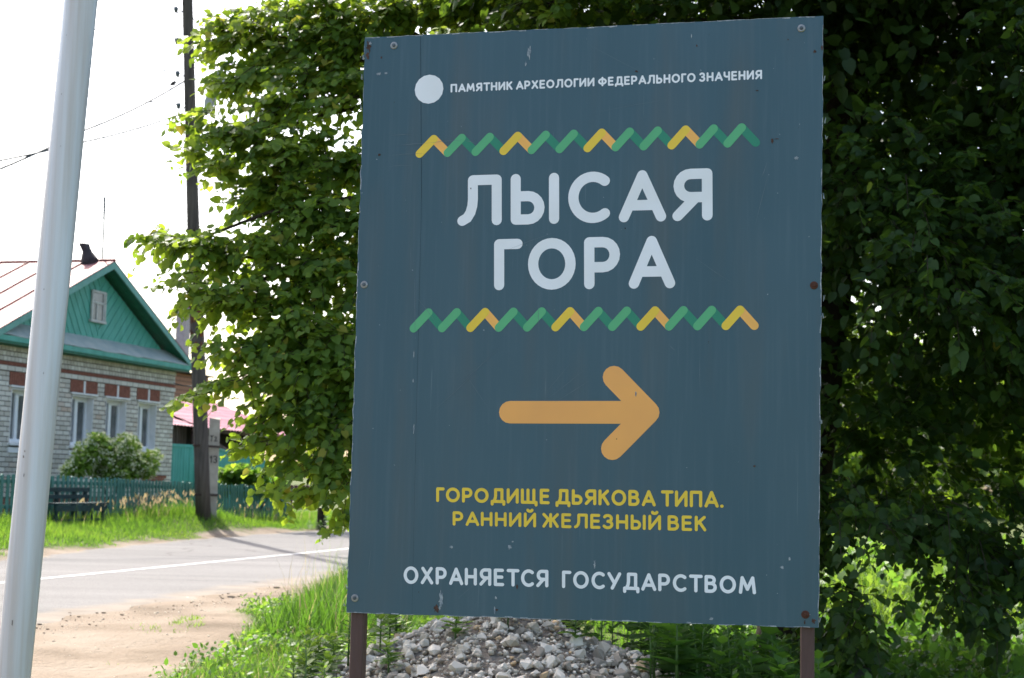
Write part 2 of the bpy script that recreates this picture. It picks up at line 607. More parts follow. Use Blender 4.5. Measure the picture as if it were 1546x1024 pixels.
# bricks, course by course
CO = .098
cells = []
z = .58
row = 0
while z < 3.04 - .05:
    x = S0 - (.125 if row % 2 else 0)
    while x < S0 + WIDE:
        a, b = max(x, S0), min(x + .25, S0 + WIDE)
        segs = [(a, b)]
        for w0, w1 in WINS:
            lo, hi = (w0, w1)
            if z + CO > 2.75: lo, hi = w0 - .1, w1 + .12
            elif not (z + CO > WZ0 - .04 and z < WZ1 + .02): continue
            ns = []
            for (p_, q_) in segs:
                if q_ <= lo or p_ >= hi: ns.append((p_, q_))
                else:
                    if p_ < lo: ns.append((p_, lo))
                    if q_ > hi: ns.append((hi, q_))
            segs = ns
        for (p_, q_) in segs:
            if q_ - p_ > .05: cells.append((p_, q_, z, z + CO))
        x += .25
    z += CO
    row += 1
bme = MB().box(0, 1, -.008, .03, 0, 1).mesh('brick', M['brick_w'])
# the ones that show: right of the frame edge, above the fence, nearest first
vis = [c for c in cells if c[0] > 25.5 and c[2] > 1.0]
vis.sort(key=lambda c: c[0])
singles = set(vis[:300])
j = .017
rest = MB(); rtint = []
for c in cells:
    if c in singles:
        o = link('brick', bme, wall, (hx(c[0]) + j / 2, -random.uniform(0, .003), hz(c[2]) + j / 2))
        o.scale = (c[1] - c[0] - j, 1, c[3] - c[2] - j)
    else:
        rest.box(hx(c[0]) + j / 2, hx(c[1]) - j / 2, -.008 - random.uniform(0, .003), .03, hz(c[2]) + j / 2, hz(c[3]) - j / 2)
        rtint += [random.random()] * 8
# header courses under the eaves and the pale band
for r_, z0 in enumerate((3.225, 3.325, 3.425)):
    x = S0 - r_ * .06
    while x < S0 + WIDE:
        a, b = max(x, S0), min(x + .125, S0 + WIDE)
        if b - a > .04:
            rest.box(hx(a) + .006, hx(b) - .006, -.012 - .012 * r_, .03, hz(z0) + .007, hz(z0 + .095) - .005)
            rtint += [random.random() * .8] * 8
        x += .128
x = S0
while x < S0 + WIDE:
    b = min(x + .25, S0 + WIDE)
    rest.box(hx(x) + .005, hx(b) - .005, -.03, .03, hz(3.045), hz(3.135))
    rtint += [.3 + random.random() * .4] * 8
    x += .255
rm = rest.mesh('brick_courses', M['brick_w2'])
ta = rm.attributes.new('tint', 'FLOAT', 'POINT'); ta.data.foreach_set('value', rtint)
tag(link('brick_courses', rm, wall), kind='stuff')
# brown-red string course of soldier headers
mb = MB(); x = S0
while x < S0 + WIDE:
    mb.box(hx(x) + .004, hx(x) + .06, -.022, .03, hz(3.145), hz(3.215)); x += .066
tag(mb.build('string_course', M['brick_r'], wall), 'narrow red brick string course', kind='stuff')
# plinth
mb = MB(); 
for r_ in range(8):
    x = S0 - (.12 if r_ % 2 else 0)
    while x < S0 + WIDE:
        a, b = max(x, S0), min(x + .245, S0 + WIDE)
        if b - a > .05 and (r_ < 4 or random.random() < .0): mb.box(hx(a) + .005, hx(b) - .005, -.05, .03, .0 + r_ * .08, .07 + r_ * .08)
        x += .255
# red bricks along the top of the plinth, seen over the fence
for r_, z0 in enumerate((.93, 1.0)):
    for x in np.arange(31.4 + r_ * .1, 32.3, .26):
        mb.box(hx(x), hx(x + .25), -.02, .03, hz(z0), hz(z0 + .062))
tag(mb.build('plinth_bricks', M['brick_r'], wall), 'red brick plinth', kind='stuff')
# lintels, ledges, sills, windows
for (w0, w1) in WINS:
    a, b = hx(w0) - .1, hx(w1) + .12
    mid = (a + b) / 2
    mb = MB()
    x = a + .005
    n = 7
    for lo, hi in ((a, mid - .035), (mid + .035, b)):
        st = (hi - lo) / n
        for k in range(n):
            lean = (k - n / 2) * .002
            mb.box(lo + k * st + .004, lo + (k + 1) * st - .004, -.02, .03, hz(2.775), hz(3.03))
    tag(mb.build('lintel', M['brick_r'], wall), 'flat arch of upright red bricks')
    MB().box(mid - .03, mid + .03, -.028, .03, hz(2.765), hz(3.025)).build('keystone', M['plaster'], wall)
    MB().box(a + .02, b - .02, -.05, .0, hz(2.73), hz(2.765)).build('ledge', M['plaster'], wall)
    sb = MB().box(hx(w0) - .06, hx(w1) + .06, -.07, -.001, hz(1.595), hz(1.635))
    sb.box(hx(w0) - .04, hx(w0) + .34, -.03, -.001, hz(1.45), hz(1.555))
    sb.box(hx(w1) - .22, hx(w1) + .05, -.03, -.001, hz(1.45), hz(1.555))
    sb.build('sill', M['plaster'], wall)
    # plastered reveals
    x0, x1 = hx(w0), hx(w1)
    z0, z1 = hz(WZ0), hz(WZ1)
    rb = MB().box(x0 + .001, x0 + .02, -.004, .17, z0, z1).box(x1 - .02, x1 - .001, -.006, .17, z0, z1)
    rb.box(x0 + .02, x1 - .02, -.004, .17, z1 - .03, z1 - .001).box(x0 + .02, x1 - .02, -.003, .17, z0 + .001, z0 + .03)
    rb.build('reveal', M['plaster'], wall)
    win = MB()
    fr = .055
    X0, X1, Z0, Z1 = x0 + .02, x1 - .02, z0 + .03, z1 - .03
    y0, y1 = .15, .21
    mx = X0 + .36
    win.box(X0, X0 + fr, y0, y1, Z0, Z1).box(X1 - fr, X1, y0, y1, Z0, Z1)
    win.box(X0 + fr, X1 - fr, y0, y1, Z1 - fr, Z1).box(X0 + fr, X1 - fr, y0, y1, Z0, Z0 + fr)
    win.box(mx, mx + .075, y0, y1, Z0 + fr, Z1 - fr)
    win.box(mx + .075, mx + .125, y0 + .012, y1, Z0 + fr, Z1 - fr).box(mx + .075, X1 - fr - .0, y0 + .012, y1, Z1 - fr - .045, Z1 - fr)
    wo = win.build('window', M['pvc'], house)
    MB().box(X0 + fr, mx, .19, .20, Z0 + fr, Z1 - fr).build('pane', M['glass'], wo)
    MB().box(mx + .12, X1 - fr, .19, .20, Z0 + fr, Z1 - fr - .045).build('pane', M['glass'], wo)

# gable of turquoise planks in a chevron
GC = 29.2
RO = 17.0                    # perp of the roof's front edge
yf = -(P0 - RO)              # local y of the front edge
AP = 5.62
EV_L, EV_R = 25.02, 33.05
EVT = 3.70


def roof_t(s):
    return AP - (AP - EVT) * (abs(s - GC) / (3.85 if s > GC else 4.15))


GBASE = 3.98


def clip(poly, inside, cross):
    out = []
    for i in range(len(poly)):
        a, b = poly[i], poly[(i + 1) % len(poly)]
        ia, ib = inside(a), inside(b)
        if ia: out.append(a)
        if ia != ib: out.append(cross(a, b))
    return out


def half_clip(poly, nx_, nz_, c):
    f = lambda p: nx_ * p[0] + nz_ * p[1] - c
    return clip(poly, lambda p: f(p) <= 1e-9, lambda a, b: tuple(a[i] + (b[i] - a[i]) * (f(a) / (f(a) - f(b))) for i in (0, 1)))


gable = MB()
l_, r_ = GC - (AP - .20 - GBASE) / (AP - EVT) * 4.15, GC + (AP - .20 - GBASE) / (AP - EVT) * 3.85
gable.prism([(hx(l_), hz(GBASE)), (hx(r_), hz(GBASE)), (hx(GC), hz(AP - .20))], .03, .12)
gw = gable.build('gable', M['teal_dk'], house)
tri_l = [(l_, GBASE), (GC, GBASE), (GC, AP - .2)]
tri_r = [(GC, GBASE), (r_, GBASE), (GC, AP - .2)]
wx0, wx1, wz0, wz1 = 28.84, 29.42, 4.36, 5.0
for side in (-1, 1):
    tri = tri_l if side < 0 else tri_r
    # strip direction: goes down towards the centre at about 50 degrees
    n_ = Vector((.72, -.69)).normalized() if side > 0 else Vector((.82, .57)).normalized()
    vals = [n_.x * p[0] + n_.y * p[1] for p in tri]
    c = min(vals)
    k = 0
    while c < max(vals):
        wd = .098 + random.uniform(-.006, .006)
        poly = half_clip(half_clip(tri, n_.x, n_.y, c + wd - .007), -n_.x, -n_.y, -c)
        if len(poly) >= 3:
            area = abs(sum(poly[i][0] * poly[(i + 1) % len(poly)][1] - poly[(i + 1) % len(poly)][0] * poly[i][1] for i in range(len(poly)))) / 2
            if area > .003:
                y = -random.uniform(0, .006) - (.008 if k % 2 else 0)
                # planks run behind the small window: it is set proud of them
                poly = [(a, b - (.03 if b < GBASE + .01 else 0)) for a, b in poly]
                MB().prism([(hx(a), hz(b)) for a, b in poly], y, .028).build('plank', M['teal'], gw)
        c += wd
        k += 1
# attic window
fw = MB()
a0, a1, b0, b1 = hx(wx0), hx(wx1), hz(wz0), hz(wz1)
fw.box(a0, a0 + .05, -.055, -.016, b0, b1).box(a1 - .10, a1 - .05, -.045, -.016, b0, b1).box(a1 - .045, a1, -.055, -.016, b0, b1)
fw.box(a0 + .05, a1 - .045, -.055, -.016, b1 - .045, b1).box(a0 - .04, a1 + .01, -.075, -.016, b0 - .05, b0)
fw.box(a0 + .05, a1 - .10, -.045, -.016, b0 + .36, b0 + .40).box(a0 + .21, a0 + .25, -.045, -.016, b0, b0 + .36)
aw = tag(fw.build('window', M['frame_w'], house), 'small attic window in the gable')
MB().box(a0 + .05, a0 + .21, -.028, -.018, b0, b0 + .36).build('pane', M['glass'], aw)
MB().box(a0 + .25, a1 - .10, -.028, -.018, b0, b0 + .36).build('pane', M['glass'], aw)
MB().box(a0 + .05, a1 - .10, -.028, -.018, b0 + .40, b1 - .045).build('pane', M['glass'], aw)

# pent roof (tin), fascia and soffit below the gable
mb = MB()
N_ = 24
vs = []
for i in range(N_ + 1):
    s_ = 25.1 + (33.0 - 25.1) * i / N_
    wv = .012 * math.sin(i * 1.9) + random.uniform(-.008, .008)
    vs += [(hx(s_), yf - .03, hz(3.70) + wv), (hx(s_), .01, hz(4.0) + wv * .3), (hx(s_), yf - .03, hz(3.685) + wv), (hx(s_), .01, hz(3.985) + wv * .3)]
fs = []
for i in range(N_):
    a = i * 4
    fs += [(a, a + 4, a + 5, a + 1), (a + 2, a + 3, a + 7, a + 6), (a, a + 2, a + 6, a + 4)]
pent = mb.add(vs, fs).build('pent_roof', M['tin'], house)
MB().box(hx(25.1), hx(33.0), yf - .025, yf, hz(3.575), hz(3.68)).build('fascia', M['teal_lt'] if False else M['teal'], house)
MB().box(hx(25.1), hx(32.95), yf + .001, .0, hz(3.53), hz(3.575)).build('soffit', M['teal_dk'], house)
MB().box(hx(25.42), hx(32.76), -.035, -.001, hz(3.40) + .12, hz(3.53)).build('frieze_board', M['teal_dk'], house)

# roof
roof = empty('roof'); roof.parent = house
YB = DEEP + .4


def slope_pts(sg, t0, t1):
    """points on the slope, sg = -1 left, +1 right; fraction from the ridge"""
    w = 4.18 if sg < 0 else 3.88
    g = lambda q: (hx(GC + sg * w * q), hz(AP + .05 - (AP - EVT) * q * w / (4.15 if sg < 0 else 3.85)))
    return g(t0), g(t1)


for sg in (-1, 1):
    y = yf - .04
    k = 0
    while y < YB:
        y1 = min(y + .70, YB)
        (xa, za), (xb, zb) = slope_pts(sg, 0, 1)
        dz = random.uniform(-.006, .006)
        sh = MB()
        nseg = 6
        vs, fs = [], []
        for i in range(nseg + 1):
            q = i / nseg
            xx, zz = xa + (xb - xa) * q, za + (zb - za) * q + (random.uniform(-.008, .008) if 0 < i < nseg else 0)
            for (yy, dd) in ((y + .002, 0), (y1 - .012, 0), (y1 - .012, .035), (y1 - .002, .035)):
                vs.append((xx, yy, zz + dd))
            vs.append((xx, y + .002, zz - .02)); vs.append((xx, y1 - .002, zz - .02))
        for i in range(nseg):
            a, b = i * 6, i * 6 + 6
            for u, v_ in ((0, 1), (1, 2), (2, 3), (3, 5), (5, 4), (4, 0)):
                fs.append((a + u, a + v_, b + v_, b + u))
        sh.add(vs, fs)
        me = sh.mesh('roof_sheet', [M['roof_red'], M['seam']])
        mi = [1 if (i % 6) in (1, 2, 3) else 0 for i in range(len(me.polygons))]
        me.polygons.foreach_set('material_index', mi)
        link('roof_sheet', me, roof)
        y = y1
        k += 1
# ridge cap and underside boards on the overhang, bargeboards
MB().tube([(hx(GC), yf - .05, hz(AP + .06)), (hx(GC), YB, hz(AP + .06))], .035, 8).build('ridge_cap', M['seam'], roof)
for sg in (-1, 1):
    w = 4.15 if sg < 0 else 3.85
    p0 = (hx(GC), hz(AP + .02)); p1 = (hx(GC + sg * w), hz(EVT + .02))
    ext = .0
    MB().prism([p0, p1, (p1[0], p1[1] - .13), (p0[0], p0[1] - .15)], yf - .035, yf - .005).build('bargeboard', M['teal_lt'], roof)
    # soffit planks under the overhang
    for q in range(4):
        ya, yb_ = yf + .0 + q * .1, yf + .095 + q * .1
        (ax, az), (bx, bz) = (p0[0], p0[1] - .10), (p1[0], p1[1] - .10)
        MB().add([(ax, ya, az), (ax, yb_, az), (bx, yb_, bz), (bx, ya, bz), (ax, ya, az + .02), (ax, yb_, az + .02), (bx, yb_, bz + .02), (bx, ya, bz + .02)],
                 [(0, 1, 2, 3), (4, 5, 6, 7), (0, 1, 5, 4), (1, 2, 6, 5), (2, 3, 7, 6), (3, 0, 4, 7)]).build('soffit_plank', M['teal_dk'], roof)
# chimney: battered dark hood with a bent spout
ch = MB()
cx_, cy_, cz_ = hx(GC - .10), .22, hz(AP) + .0
prof = [(-.18, .17, .16), (.0, .19, .19), (.10, .17, .17), (.24, .10, .11), (.30, .07, .08)]
vs, fs = [], []
rr = random.Random(4)
for i, (dz, rx, ry) in enumerate(prof):
    for k in range(8):
        w = 2 * math.pi * k / 8 + .4
        f_ = rr.uniform(.86, 1.1)
        vs.append((cx_ + rx * math.cos(w) * f_, cy_ + ry * math.sin(w) * f_ + (dz * .25 if dz > .1 else 0), cz_ + dz))
for i in range(len(prof) - 1):
    for k in range(8):
        fs.append((i * 8 + k, i * 8 + (k + 1) % 8, (i + 1) * 8 + (k + 1) % 8, (i + 1) * 8 + k))
fs.append(tuple((len(prof) - 1) * 8 + k for k in range(8)))
ch.add(vs, fs)
ch.add([(cx_ - .08, cy_ - .02, cz_ + .2), (cx_ + .07, cy_ - .02, cz_ + .2), (cx_ + .07, cy_ + .12, cz_ + .2), (cx_ - .08, cy_ + .12, cz_ + .2),
        (cx_ - .09, cy_ + .10, cz_ + .42), (cx_ + .06, cy_ + .06, cz_ + .42), (cx_ + .05, cy_ + .24, cz_ + .42), (cx_ - .09, cy_ + .24, cz_ + .42)],
       [(0, 3, 2, 1), (4, 5, 6, 7), (0, 1, 5, 4), (1, 2, 6, 5), (2, 3, 7, 6), (3, 0, 4, 7)])
tag(ch.build('chimney', M['soot'], roof), 'small sooty chimney hood with crooked spout')
MB().box(cx_ - .3, cx_ + .28, cy_ - .26, cy_ + .26, cz_ - .14, cz_ - .02)  # (hidden flashing not needed)
# antenna mast
an = MB().tube([(hx(29.35), .06, hz(5.5)), (hx(29.34), .06, hz(7.1))], .022, 6)
antm = an.build('antenna_mast', M['steel'], roof)
ab = MB().tube([(hx(29.29), .05, hz(6.62)), (hx(29.27), .05, hz(7.13))], .008, 5)
for zz in (6.62, 6.74, 6.86, 6.99, 7.12):
    ab.tube([(hx(29.20), .05, hz(zz)), (hx(29.33), .05, hz(zz))], .008, 5)
ab.build('antenna_element', M['steel'], antm)

# ================================================================== PICKET FENCE
M['picket'] = mat('faded_green_paint', (.045, .145, .115), .65, .3, vscale=9, var2=(.075, .195, .16), bump=.35, bscale=40, stretch=(1, 1, .25))
fence = road_empty('picket_fence', 18, 14.5, 0)
tag(fence, 'low picket fence in faded dark green paint in front of the brick house', 'fence')
pme = []
for v_ in range(5):
    h_ = 1.0 + random.uniform(-.02, .02)
    tip = random.choice([.0, .03, .02])
    pme.append(MB().prism([(-.036, 0), (.036, 0), (.034, h_ - tip), (0, h_), (-.034, h_ - tip)], -.012, .012).mesh('picket', M['picket']))
s_ = 18.0
i = 0
pits = []
while s_ < 33.45:
    pits.append(s_)
    s_ += (.150 if s_ < 25 else .122) + random.uniform(-.008, .008)
for s_ in pits:
    top = float(np.interp(s_, [18, 24, 33.4], [1.09, 1.05, .88]))
    pw = road_pt(s_, 14.5)
    g0 = gz(pw.x, pw.y)
    o = link('picket', random.choice(pme), fence, (s_ - 18, random.uniform(-.006, .006), g0 - .02))
    o.scale = (.95 if s_ < 25 else .82, 1, (top - g0 + random.uniform(-.02, .012)))
    o.rotation_euler = (0, random.uniform(-.025, .025), 0)
for dzt in (.14, .55):
    a, b = [], []
    mb = MB()
    ptsr = []
    for s_ in np.linspace(18, 33.45, 8):
        ptsr.append((s_ - 18, .035, float(np.interp(s_, [18, 24, 33.4], [1.09, 1.05, .88])) - dzt))
    for q in range(7): mb.beam(ptsr[q], ptsr[q + 1], .04, .06)
    mb.build('rail', M['picket'], fence)
for s_ in np.arange(18.2, 33.6, 2.53):
    pw = road_pt(s_, 14.5)
    MB().box(s_ - 18 - .04, s_ - 18 + .04, .06, .14, gz(pw.x, pw.y) - .1, float(np.interp(s_, [18, 24, 33.4], [1.05, 1.01, .84]))).build('post', M['picket'], fence)

# ================================================================== BENCH
M['bench'] = mat('dark_bench_paint', (.012, .038, .040), .7, .25, .4, 8, bump=.3)
bw = road_pt(23.3, 13.95)
bz = gz(bw.x, bw.y)
bench = road_empty('bench', 22.48, 14.18, bz + .0)
tag(bench, 'dark slatted wooden bench standing against the picket fence', 'bench')
L_ = 1.62
for z_ in (.62, .50):
    MB().box(0, L_, .10, .125, z_ - .05, z_ + .02).build('back_slat', M['bench'], bench)
for y_ in (-.22, -.11, .0):
    MB().box(0, L_, y_ - .045, y_ + .045, .36, .39).build('seat_slat', M['bench'], bench)
MB().box(0, L_, -.262, -.24, .25, .35).build('apron', M['bench'], bench)
MB().box(.02, L_ - .02, -.255, -.235, .08, .12).build('stretcher', M['bench'], bench)
for x_ in (.04, .62, 1.16, L_ - .09):
    MB().box(x_, x_ + .06, .126, .18, 0, .64).build('leg', M['bench'], bench)
    MB().box(x_, x_ + .06, -.234, -.18, 0, .355).build('leg', M['bench'], bench)

# ================================================================== UTILITY POLE, CONCRETE STUB
M['pole'] = mat('grey_pole_wood', (.065, .055, .048), .9, .15, vscale=3, var2=(.12, .10, .085), bump=.6, bscale=30, stretch=(6, 6, .25), detail=8)
M['concrete'] = mat('old_concrete', (.36, .32, .26), .9, .15, vscale=7, var2=(.46, .42, .34), bump=.4, bscale=30)
M['ink'] = mat('black_stencil_paint', (.03, .03, .03), .8, .1, .2, 10)
M['wire'] = mat('rusty_wire', (.05, .03, .022), .7, .3, .3, 12)
M['insul'] = mat('dark_glass_insulator', (.10, .12, .13), .3, .5, .2, 12)
M['rustbark'] = mat('torn_reddish_bark', (.20, .075, .04), .9, .1, vscale=20, var2=(.09, .05, .035), bump=.5)
M['cable'] = mat('cable_sheath', (.08, .09, .095), .6, .3, .2, 10)
M['thin_wire'] = mat('aluminium_wire', (.13, .14, .15), .5, .4, .1, 10)
PK = 28.3


def polec(y):
    """centre line of the leaning pole, by height in the photograph"""
    x = np.interp(y, [-80, 0, 350, 600, 700, 775], [281, 283, 292, 301.5, 304.5, 307])
    k = np.interp(y, [-80, 775], [27.8, 29.0])
    return at(float(x), y, float(k))


ppts = [polec(y) for y in (785, 700, 600, 480, 350, 200, 80, 0, -80)]
prad = [.145, .14, .135, .13, .118, .11, .102, .10, .096]
pole = empty('utility_pole', ppts[0])
tag(pole, 'weathered grey wooden utility pole leaning left, strapped to a concrete stub', 'utility pole')
rel = lambda P: P - ppts[0]
MB().tube([rel(p) for p in ppts], prad, 14).build('shaft', M['pole'], pole, True)
fl = random.Random(3)
for k in range(16):
    y = fl.uniform(462, 528)
    c = rel(polec(y))
    w = fl.uniform(-2.4, -.7)
    rr_ = .135
    p = c + Vector((math.cos(w) * rr_, math.sin(w) * rr_, 0))
    t = Vector((-math.sin(w), math.cos(w), 0)) * fl.uniform(.02, .04)
    o = Vector((math.cos(w), math.sin(w), 0)) * fl.uniform(.01, .05)
    h = fl.uniform(.06, .16)
    MB().add([p - t, p + t, p + t * .6 + o + Vector((0, 0, h)), p - t * .6 + o + Vector((0, 0, h)), p - t - o * .3, p + t - o * .3],
             [(0, 1, 2, 3), (4, 5, 1, 0), (4, 5, 2, 3)]).build('bark_flake', M['rustbark'], pole)
for y in (16, 63, 113, 161):
    c = polec(y)
    side = Vector((-1, 0, 0))
    hk = MB().tube([rel(c + side * .02 + Vector((0, 0, .02))), rel(c + side * .12 + Vector((0, 0, -.03))), rel(c + side * .17 + Vector((0, 0, -.06))), rel(c + side * .22 + Vector((0, 0, -.02))), rel(c + side * .22 + Vector((0, 0, .05)))], .014, 6)
    ho = hk.build('hook', M['steel'], pole)
    MB().tube([rel(c + side * .22 + Vector((0, 0, -.05 + d))) for d in (0, .03, .05, .08, .10, .13)], [.03, .035, .045, .05, .038, .02], 8).build('insulator', M['insul'], ho, True)

stub = road_empty('concrete_stub', 26.93, 13.32, 0)
sbz = gz(*road_pt(26.93, 13.32).xy)
stub.location.z = sbz - .05
tag(stub, 'short square concrete stub post with black painted digits beside the wooden pole', 'post')
hs = 2.2 - sbz + .05
sh = MB().add([(-.105, -.1, 0), (.105, -.1, 0), (.105, .1, 0), (-.105, .1, 0), (-.10, -.095, hs), (.10, -.095, hs - .03), (.10, .095, hs), (-.10, .095, hs - .02)],
              [(0, 3, 2, 1), (4, 5, 6, 7), (0, 1, 5, 4), (1, 2, 6, 5), (2, 3, 7, 6), (3, 0, 4, 7)])
sho = sh.build('shaft', M['concrete'], stub)
# the broad face turns to the viewer: rotate the stub out of the road frame
stub.rotation_euler.z = rad(10)


def strokes_on(parent, strokes, org, ux, uz, nrm_, r, mat_, name, step=.0004, levels=None):
    mb = MB()
    for si, st in enumerate(strokes):
        lev = levels[si] if levels else si
        pts = []
        for p in st:
            p = Vector((p[0], p[1]))
            if not pts or (p - pts[-1]).length > r * .02: pts.append(p)
        n = len(pts)
        closed = n > 4 and (pts[0] - pts[-1]).length < r * .1
        if closed:
            pts = [pts[-2]] + pts + [pts[1]]; n += 2
        if n == 1:
            pts = [pts[0], pts[0] + Vector((1e-4, 0))]; n = 2
        L, Rr = [], []
        for i in range(n):
            a = pts[max(i - 1, 0)]; b = pts[min(i + 1, n - 1)]
            t = (b - a).normalized()
            if 0 < i < n - 1:
                t0 = (pts[i] - pts[i - 1]).normalized(); t1 = (pts[i + 1] - pts[i]).normalized()
                sc = 1 / max(.5, math.sqrt(max(0.0, (1 + t0.dot(t1)) / 2)))
            else: sc = 1
            nn = Vector((-t.y, t.x)) * r * sc
            L.append(pts[i] + nn); Rr.append(pts[i] - nn)
        t0 = (pts[1] - pts[0]).normalized(); t1 = (pts[-1] - pts[-2]).normalized()
        a0 = math.atan2(t0.y, t0.x) + math.pi / 2; a1 = math.atan2(t1.y, t1.x) - math.pi / 2
        c0 = [pts[0] + Vector((math.cos(a0 + math.pi * k / 8), math.sin(a0 + math.pi * k / 8))) * r for k in range(1, 8)]
        c1 = [pts[-1] + Vector((math.cos(a1 + math.pi * k / 8), math.sin(a1 + math.pi * k / 8))) * r for k in range(1, 8)]
        off = nrm_ * (step * (lev + 1))
        W3 = lambda q: org + ux * q.x + uz * q.y + off
        for i in (range(1, n - 2) if closed else range(n - 1)):
            mb.add([W3(Rr[i]), W3(Rr[i + 1]), W3(L[i + 1]), W3(L[i])], [(0, 1, 2, 3)])
        if closed: continue
        f0 = [L[0]] + c0 + [Rr[0]]; f1 = [Rr[-1]] + c1 + [L[-1]]
        mb.add([W3(q) for q in f0], [tuple(range(len(f0)))])
        mb.add([W3(q) for q in f1], [tuple(range(len(f1)))])
    me = bpy.data.meshes.new(name)
    me.from_pydata(mb.v, [], mb.f)
    me.update()
    me.materials.append(mat_)
    return link(name, me, parent)


def arc(cx, cy, rx, ry, a0, a1, n=14):
    return [(cx + rx * math.cos(rad(a0 + (a1 - a0) * i / n)), cy + ry * math.sin(rad(a0 + (a1 - a0) * i / n))) for i in range(n + 1)]


# black marks on the stub:  7Z over 13
org = Vector((-.07, -.1015, hs - .45))
sc_ = .1
mk = [[(0, 1.0), (.55, 1.05)], [(.3, 1.0), (.2, 0)], [(.8, .75), (1.1, .85), (1.15, .6), (.8, .05)], [(.8, .05), (1.3, .1)]]
strokes_on(stub, [[(x * sc_, y * sc_) for x, y in st] for st in mk], org, Vector((1, 0, 0)), Vector((0, 0, 1)), Vector((0, -1, 0)), .008, M['ink'], 'painted_mark')
org = Vector((-.06, -.1015, hs - .86))
mk = [[(0, .8), (.25, 1.1)], [(.25, 1.1), (.22, 0)]] + [arc(.85, .85, .28, .27, 140, -90)] + [arc(.85, .30, .30, .28, 90, -140)]
strokes_on(stub, [[(x * sc_ * 1.1, y * sc_ * 1.15) for x, y in st] for st in mk], org, Vector((1, 0, 0)), Vector((0, 0, 1)), Vector((0, -1, 0)), .009, M['ink'], 'painted_mark')
# wire straps round pole and stub
for y in (674, 748):
    c = polec(y)
    cs = stub.location + Vector((.0, 0, 0))
    z_ = c.z
    ring = []
    for q in range(3):
        dz = q * .014
        loop = []
        for w in np.linspace(math.pi * .5, math.pi * 1.5, 9):
            loop.append(rel(Vector((c.x + .15 * math.cos(w), c.y + .152 * math.sin(w), z_ + dz))))
        cr_, sr_ = math.cos(rad(10)), math.sin(rad(10))
        for (lx, ly) in ((.112, -.108), (.112, .108)):
            loop.append(rel(Vector((cs.x + lx * cr_ - ly * sr_, cs.y + lx * sr_ + ly * cr_, z_ + dz - .01))))
        loop.append(loop[0])
        mb = MB().tube(loop, .008, 5, cap=False)
        ring.append(mb)
    mb = MB()
    for q in ring: mb.add(q.v, q.f)
    mb.build('wire_strap', M['wire'], pole)

# street lamp, half hidden by leaves
M['lamp'] = mat('pale_lamp_casing', (.42, .44, .46), .5, .4, .15, 6)
lb = polec(190)
lamp = empty('street_lamp', lb)
tag(lamp, 'pale grey street lamp on an upward arm of the wooden pole, half hidden by leaves', 'street lamp')
a_, b_ = lb + Vector((.1, -.02, 0)), at(312, 166, 27.9)
c_ = at(338, 108, 27.6)
MB().tube([a_ - lb, (a_ + b_) / 2 - lb + Vector((0, 0, -.03)), b_ - lb], .03, 8).build('arm', M['steel'], lamp, True)
hd = MB()
d_ = (c_ - b_)
ux_ = d_.normalized(); sd = ux_.cross(Vector((0, 1, 0))).normalized()
prof = [(0, .05), (.15, .10), (.6, .12), (.9, .10), (1, .06)]
vs = []
for q, w in prof:
    c = b_ + d_ * q - lb
    for (e, g) in ((-1, -.04), (1, -.04), (.8, .04), (-.8, .04)):
        vs.append(c + sd * w * e + Vector((0, g, 0)))
fs = [(0, 1, 2, 3), (16, 17, 18, 19)] + [(i * 4 + k, i * 4 + (k + 1) % 4, i * 4 + 4 + (k + 1) % 4, i * 4 + 4 + k) for i in range(4) for k in range(4)]
hd.add(vs, fs).build('lamp_head', M['lamp'], lamp)


# overhead lines
def wire_thing(name, pts_, r, mat_, label, group=None, sag=.25, twist=0):
    P = [Vector(p) for p in pts_]
    out = []
    for a, b in zip(P[:-1], P[1:]):
        n = 24 if twist else 12
        for i in range(n):
            q = i / n
            out.append(a.lerp(b, q) + Vector((0, 0, -sag * 4 * q * (1 - q))))
    out.append(P[-1])
    o = MB().tube(out, r, 5).build(name, mat_)
    tag(o, label, 'power line', group)
    return o


wl = [((268, 13), (-420, -70), 24), ((268, 61), (-420, -48), 24), ((266, 111), (-420, 8), 24), ((264, 160), (-420, 66), 24)]
lab = ['topmost thin wire running left from the wooden pole', 'second thin wire from the top, left of the wooden pole',
       'third thin wire from the top, left of the wooden pole', 'lowest thin bare wire left of the wooden pole, below the dark cable clamp']
for (a, b, k), l_ab in zip(wl, lab):
    y0 = a[1]
    wire_thing('power_line', [polec(y0) + Vector((-.22, 0, .03)), at(b[0], b[1], k)], .0135, M['thin_wire'], l_ab, 'bare wires strung left from the pole', sag=.10)
wire_thing('service_cable', [polec(123) + Vector((-.1, 0, 0)), at(127, 197, 25), at(-120, 300, 22.5)], .021, M['cable'],
           'upper twisted cable sagging left from a black clamp on the pole', 'twisted cables left of the pole', sag=.06)
wire_thing('service_cable', [polec(170) + Vector((-.1, 0, 0)), at(128, 214, 25), at(-120, 262, 22.5)], .018, M['cable'],
           'lower twisted cable leaving the pole among the leaves', 'twisted cables left of the pole', sag=.04)
MB().tube([at(266, 123, 28) - ppts[0], at(262, 126, 28) - ppts[0], at(257, 129, 28) - ppts[0]], [.02, .045, .02], 7).build('cable_clamp', M['ink'], pole)
wire_thing('drop_wire', [polec(64) + Vector((-.22, 0, 0)), at(240, 122, 29), at(165, 297, 32.8)], .008, M['thin_wire'],
           'very thin wire dropping from the pole to the roof antenna', sag=.02)
for (a, b), l_ab in zip((((288, 74), (420, 160)), ((288, 22), (430, 118))), ('lower thin wire running right from the pole into the linden', 'upper thin wire running right from the pole into the linden')):
    wire_thing('power_line', [polec(a[1]), at(b[0], b[1], 33)], .012, M['thin_wire'], l_ab, 'thin wires right of the pole', sag=.05)

